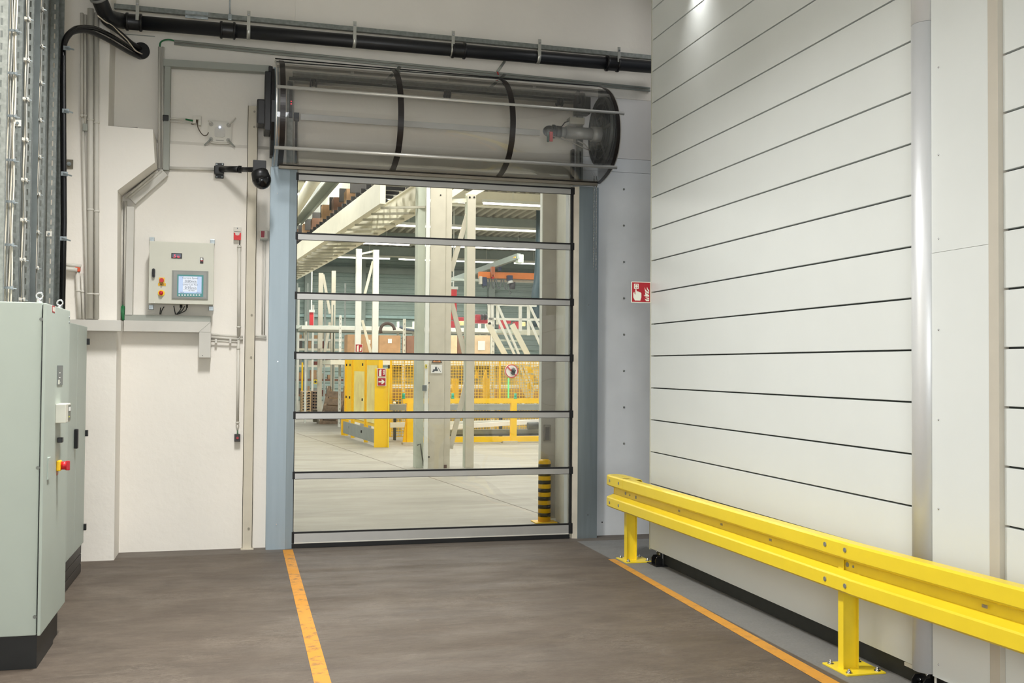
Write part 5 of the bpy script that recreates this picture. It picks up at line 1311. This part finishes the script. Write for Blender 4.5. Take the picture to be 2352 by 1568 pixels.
# ---- stairs
st = thing('steel_stairs', 'white steel stairs with handrails at the right of the door view', 'stairs', (7.8, 27.5, 0))
SYs = 26.9
for q0, q1, w_ in (((1120, 742), (1214, 912), .09), ((1176, 745), (1262, 912), .09)):
    brace(q0, q1, SYs, w_*1.6, st, cream_m, 'stringer')
for q0, q1 in (((1143, 700), (1226, 893)), ((1143, 730), (1212, 880)), ((1216, 700), (1262, 800)), ((1216, 735), (1262, 840))): brace(q0, q1, SYs-.1, .06, st, white_st, 'handrail')
for q0, q1 in (((1124, 698), (1124, 745)), ((1130, 698), (1130, 736)), ((1143, 698), (1143, 745)), ((1214, 698), (1214, 770)), ((1195, 700), (1195, 760)), ((1226, 885), (1221, 915))): brace(q0, q1, SYs, .08, st, white_st, 'rail_post')
brace((1120, 698), (1232, 702), SYs, .06, st, white_st, 'platform_rail'); brace((1122, 732), (1240, 734), SYs, .06, st, white_st, 'platform_rail')
for k in range(8):
    py = 762+19*k; x0 = 1136+10.5*k
    brace((x0, py+(0)), (x0+52, py+2), SYs+.1, .045, st, mat('tread grey green', (206, 216, 206), .5), 'tread')
hband(757, 768, SYs+.15, mat('landing grey', (212, 214, 200), .5), 'landing', px0=1140, px1=1240, par=st)
# ---- upper level: red machines and white structure
ur = thing('upper_gallery', 'pale steel gallery carrying the red machines behind the cardboard boxes', 'gallery', (6, 33, 0))
hband(750, 758, 33.5, mat('gallery white', (214, 222, 214), .5), 'gallery_beam', px0=676, px1=1130, par=ur); hband(758, 766, 33.8, teal_beam, 'gallery_web', px0=676, px1=1130, par=ur)
put('gallery_deck', MB().box((1.8, 31.7, AY(1100, 757, 32.4).z-.1), (10.5, 34, AY(1100, 757, 32.4).z)), white_st, ur)
for px in (700, 912, 948, 1100, 1116): hband(738, 985, 33.2, white_st, 'gallery_post', px0=px, px1=px+4, par=ur)
for i, (x0, y0, x1, y1, lab) in enumerate(((1034, 736, 1050, 752, 'dark red machine part left of the braced post'), (1052, 728, 1070, 742, 'small dark red drive above the pale roll'), (1090, 732, 1124, 742, 'flat dark red drive right of the braced post'), (1094, 722, 1104, 734, 'small dark red motor with black cap'),
        (1152, 734, 1164, 754, 'dark red upright block behind the stairs'), (1184, 738, 1192, 755, 'narrow dark red block behind the stairs'), (1160, 736, 1174, 743, 'dark red bar between two red blocks'))):
    mb = MB(); wbox(mb, x0, y0, x1, y1, 32.4, .4, .02); o = solo('red_drive', mb, darkred, lab, 'drive unit', 'dark red drives on the gallery')
for (x0, x1, py, lab) in ((1054, 1073, 742, 'pale yellow roll left of the braced post'), (1196, 1206, 744, 'pale yellow roll behind the stairs')):
    solo('film_roll', MB().tube([AY(x0, py, 32), AY(x1, py, 32)], .07, 16), mat('pale yellow', (240, 222, 160), .5), lab, 'roll')
o = thing('black_reels', 'pair of black reels on top of the gallery right of the braced post', 'reel', tuple(AY(1110, 735, 32.2)))
for px in (1108, 1116): a = AY(px, 728, 32.2); put('reel', MB().tube([a-Vector((.035, 0, 0)), a+Vector((.03, 0, 0))], .1, 18), mat('reel black', (44, 42, 46), .5), o)
o = thing('cable_chain', 'black curved cable chain above the brown boxes', 'cable chain', tuple(AY(888, 760, 30)))
put('chain_arc', MB().tube([AY(890+17*math.cos(a)*.95, 758-16*math.sin(a), 30) for a in [math.pi*(1.15-k*.115) for k in range(11)]], .045, 8), mat('chain dark', (82, 72, 66), .6), o)
put('chain_run', MB().tube([AY(918, 750, 30), AY(932, 756, 30), AY(962, 760, 30)], .04, 8), mat('chain blue grey', (90, 104, 116), .6), o)
for (px0, px1, py0, py1, Y, lab, g) in ((1034, 1049, 664, 734, 40, 'upright red banner right of the steel column', None), (711, 720, 717, 748, 36, 'small upright red banner at the left of the door view', None)):
    mb = MB(); wbox(mb, px0, py0, px1, py1, Y, .05); o = solo('red_banner', mb, mat('banner red', (232, 60, 66), .6), lab, 'banner')
    mm = MB(); wbox(mm, px0-1, py0-6, px1+3, py0, Y-.05, .1); q = AY((px0+px1)/2, py0-6, Y); mm.box((q.x-.02, Y, q.z), (q.x+.02, Y+.03, RZ+.26)); put('banner_box', mm, white_st, o)
# ---- crane
cr = thing('overhead_crane', 'orange crane beam with hanging cable loops and dark hoist', 'crane', (9, 38, 5))
KY = 38
hband(627, 641, KY, orange_m, 'crane_beam', px0=1101, px1=1330, dep=.25, par=cr)
hband(643, 648, KY+.4, mat('pale rail', (200, 214, 204), .5), 'crane_rail', px0=1030, px1=1330, par=cr)
put('runway', MB().bar(AY(1192, 588, 36), AY(1035, 645, 42), .14, .2), teal_beam, cr)
mb = MB(); wbox(mb, 1190, 584, 1203, 603, 36, .4, .02); put('control_cabinet', mb, mat('pale green box', (212, 224, 208), .5), cr)
put('end_stop', MB().box(tuple(AY(1179, 593, 36)), tuple(AY(1185, 589, 35.8))), mat('orange yellow stop', (240, 180, 60), .5), cr)
for i, (px, w_, d_) in enumerate(((1110, 8, 20), (1121, 7, 22), (1133, 7, 22), (1146, 12, 22), (1162, 11, 24))):
    put('cable_loop', MB().tube([AY(px-w_/2+w_*k/8, 640+d_*math.sin(math.pi*k/8)**.6, KY-.1) for k in range(9)], .025, 6), mat('loop grey', (84, 90, 90), .5), cr)
for (x0, y0, x1, y1, m) in ((1102, 634, 1108, 652, mat('pale box', (200, 196, 180), .5)), (1109, 636, 1118, 656, navy_m), (1129, 612, 1137, 636, mat('brown orange', (176, 100, 60), .5)), (1146, 612, 1152, 622, navy_m), (1166, 632, 1178, 644, navy_m), (1131, 630, 1134, 640, red_m)):
    mb = MB(); wbox(mb, x0, y0, x1, y1, KY-.2, .2, .01); put('trolley', mb, m, cr)
hs = put('hoist', MB().tube([AY(1176, 648, KY-.2), AY(1177, 664, KY-.2)], [.13, .10], 14), mat('hoist dark', (64, 62, 66), .5), cr)
put('hoist_cap', MB().tube([AY(1172, 644, KY-.3), AY(1173, 650, KY-.3)], [.08, .13], 14), mat('hoist pale', (206, 208, 204), .5), hs)
put('hook', MB().tube([AY(x, y, KY-.2) for x, y in ((1172, 658), (1171, 668), (1174, 672), (1172, 675), (1169, 672))], .02, 6), mat('hook steel', (100, 104, 104), .4, .6), hs)
o = solo('blue_duct', MB().tube(spline([tuple(AY(x, y, 36)) for x, y in ((1234, 750), (1233, 720), (1230, 690), (1231, 668), (1236, 640), (1240, 560), (1242, 420))], 3), .16, 12), mat('duct dark green blue', (38, 60, 66), .5), 'dark blue green hose hanging at the right edge of the door view', 'hose')
# ---- left: pallets, racks, yellow post
def pallet_stack(px0, px1, pyb, pyt, Y, n, m, label):
    a, b = AY(px0, pyb, Y), AY(px1, pyb, Y); top = AY(px0, pyt, Y).z
    t = thing('pallet_stack', label, 'pallets', ((a.x+b.x)/2, Y+.5, 0)); hgt = top/n
    for k in range(n):
        mb = MB(); z = k*hgt
        mb.box((a.x, Y, z+hgt*.72), (b.x, Y+1.0, z+hgt*.92))
        for f_ in (0, .44, .88): mb.box((a.x+(b.x-a.x)*f_, Y, z+hgt*.15), (a.x+(b.x-a.x)*(f_+.12), Y+1.0, z+hgt*.72))
        mb.box((a.x, Y, z), (b.x, Y+1.0, z+hgt*.15)); put('pallet', mb, m, t)
    return t
pallet_stack(692, 714, 948, 898, 38, 9, wood_m, 'stack of pale wooden pallets at the left edge of the door view')
pallet_stack(716, 730, 944, 898, 39, 8, wood_d, 'stack of dark old pallets behind the beige post')
o = thing('leaning_pallets', 'two worn wooden pallets leaning against the perforated post', 'pallets', tuple(AZ(752, 978, 0)))
for dx, dy in ((0, 0), (.12, .35)):
    a, b = AY(738+dx*20, 972-dy*30, 32.5+dy), AY(758+dx*20, 888+dy*20, 33.2+dy)
    mb = MB(); u = (b-a).normalized(); 
    for k in range(5): c = a+(b-a)*(k/5); mb.bar(c+Vector((-.05, 0, 0)), c+Vector((.62, .1, -.05)), .04, .2)
    mb.bar(a+Vector((.0, .08, 0)), b+Vector((0, .08, 0)), .09, .09); mb.bar(a+Vector((.5, .08, 0)), b+Vector((.5, .08, 0)), .09, .09)
    put('pallet', mb, wood_m if dx else wood_d, o)
for (px0, px1, py0, py1, Y, m, nm, lab) in ((692, 696.5, 832, 898, 39.3, yel2, 'yellow_post', 'thin yellow post above the pale pallet stack'), (715, 722, 700, 900, 40, white_st, 'white_post', 'white rack post at the left of the door view'), (683, 689, 660, 750, 40, white_st, 'white_post', 'upper white rack post at the far left of the door view'),
        (728, 736, 800, 960, 33, mat('beige column paint', (206, 200, 182)), 'beige_post', 'beige lower post in front of the pallets'), (763, 768, 700, 945, 34, teal_beam, 'grey_post', 'grey rack post left of the perforated post')):
    a, b = AY(px0, py1, Y), AY(px1, py0, Y); solo(nm, MB().box((a.x, Y, 0), (b.x, Y+.12, b.z)), m, lab, 'post')
rk = thing('storage_rack', 'cluttered grey storage rack at the left of the door view', 'rack', (3.3, 42, 0))
for py, m in ((748, white_st), (778, white_st), (800, cream_m), (838, cream_m), (870, card_d), (905, card_d)): hband(py, py+5, 42, m, 'rack_beam', px0=676, px1=800, dep=.6, par=rk)
for px in (680, 704, 744, 790): hband(650, 960, 41.9, mat('rack grey', (176, 184, 180), .5), 'rack_upright', px0=px, px1=px+3.5, dep=.1, par=rk)
random.seed(9)
GOODS = [(card_m, 'light cardboard'), (card_d, 'brown cardboard'), (mat('dark goods', (90, 84, 80), .7), 'dark grey'), (mat('pale goods', (214, 208, 190), .7), 'pale'), (mat('grey goods', (150, 150, 144), .7), 'mid grey'), (mat('red brown goods', (132, 66, 52), .7), 'red brown')]
for r_i, (py, rn) in enumerate(((778, 'top'), (800, 'second'), (838, 'middle'), (870, 'fourth'), (905, 'lowest'))):
    px = 680+random.random()*4
    for k in range(5):
        wd = 8+random.random()*9; hh = 8+random.random()*13; m_, cn = GOODS[(k*3+r_i*2+(k*r_i) % 3) % 6]
        mb = MB(); wbox(mb, px, py-hh, px+wd, py, 42.0+random.random()*.1, .4)
        solo('stored_item', mb, m_, '%s packed item on the %s level of the cluttered rack, %s from the left' % (cn, rn, ['first', 'second', 'third', 'fourth', 'fifth'][k]), 'goods', 'goods on the storage rack')
        px += wd+4+random.random()*8
mb = MB(); wbox(mb, 785, 900, 797, 975, 36, .5); solo('brick_stack', mb, mat('red brown goods', (132, 66, 52)), 'dark red brown stack between perforated post and yellow guard', 'stack')
sgy, a0_, a1_, b0_, b1_ = flat_sign('yellow_sign', 'small yellow sign with dark emblem on the beige post', 720.5, 871, 728.5, 881.5, 32.9, mat('sign yellow', (232, 206, 60), .5))
put('emblem', MB().cyl(((a0_+a1_)/2, 32.89, (b0_+b1_)/2), .035, .01, 'y', 12), dk, sgy)
for (px, py) in ((724, 945), (724, 965)):
    mb = MB(); wbox(mb, px-4, py-4, px+5, py+4, 32.7, .3, .01); solo('hazard_block', mb, mat('hazard dark', (80, 72, 40), .6), 'black and yellow protection block at the foot of the beige post, '+('upper' if py < 950 else 'lower'), 'block')
    for k in range(2): p = AY(px-2+4*k, py, 32.68); 
# floor joint of the hall
put('floor_joint', MB().bar((1.42, 29, .001), (3.65, 12.0, .001), .012, .002), mat('joint dark', (110, 102, 88), .8), bpy.data.objects['floor'])
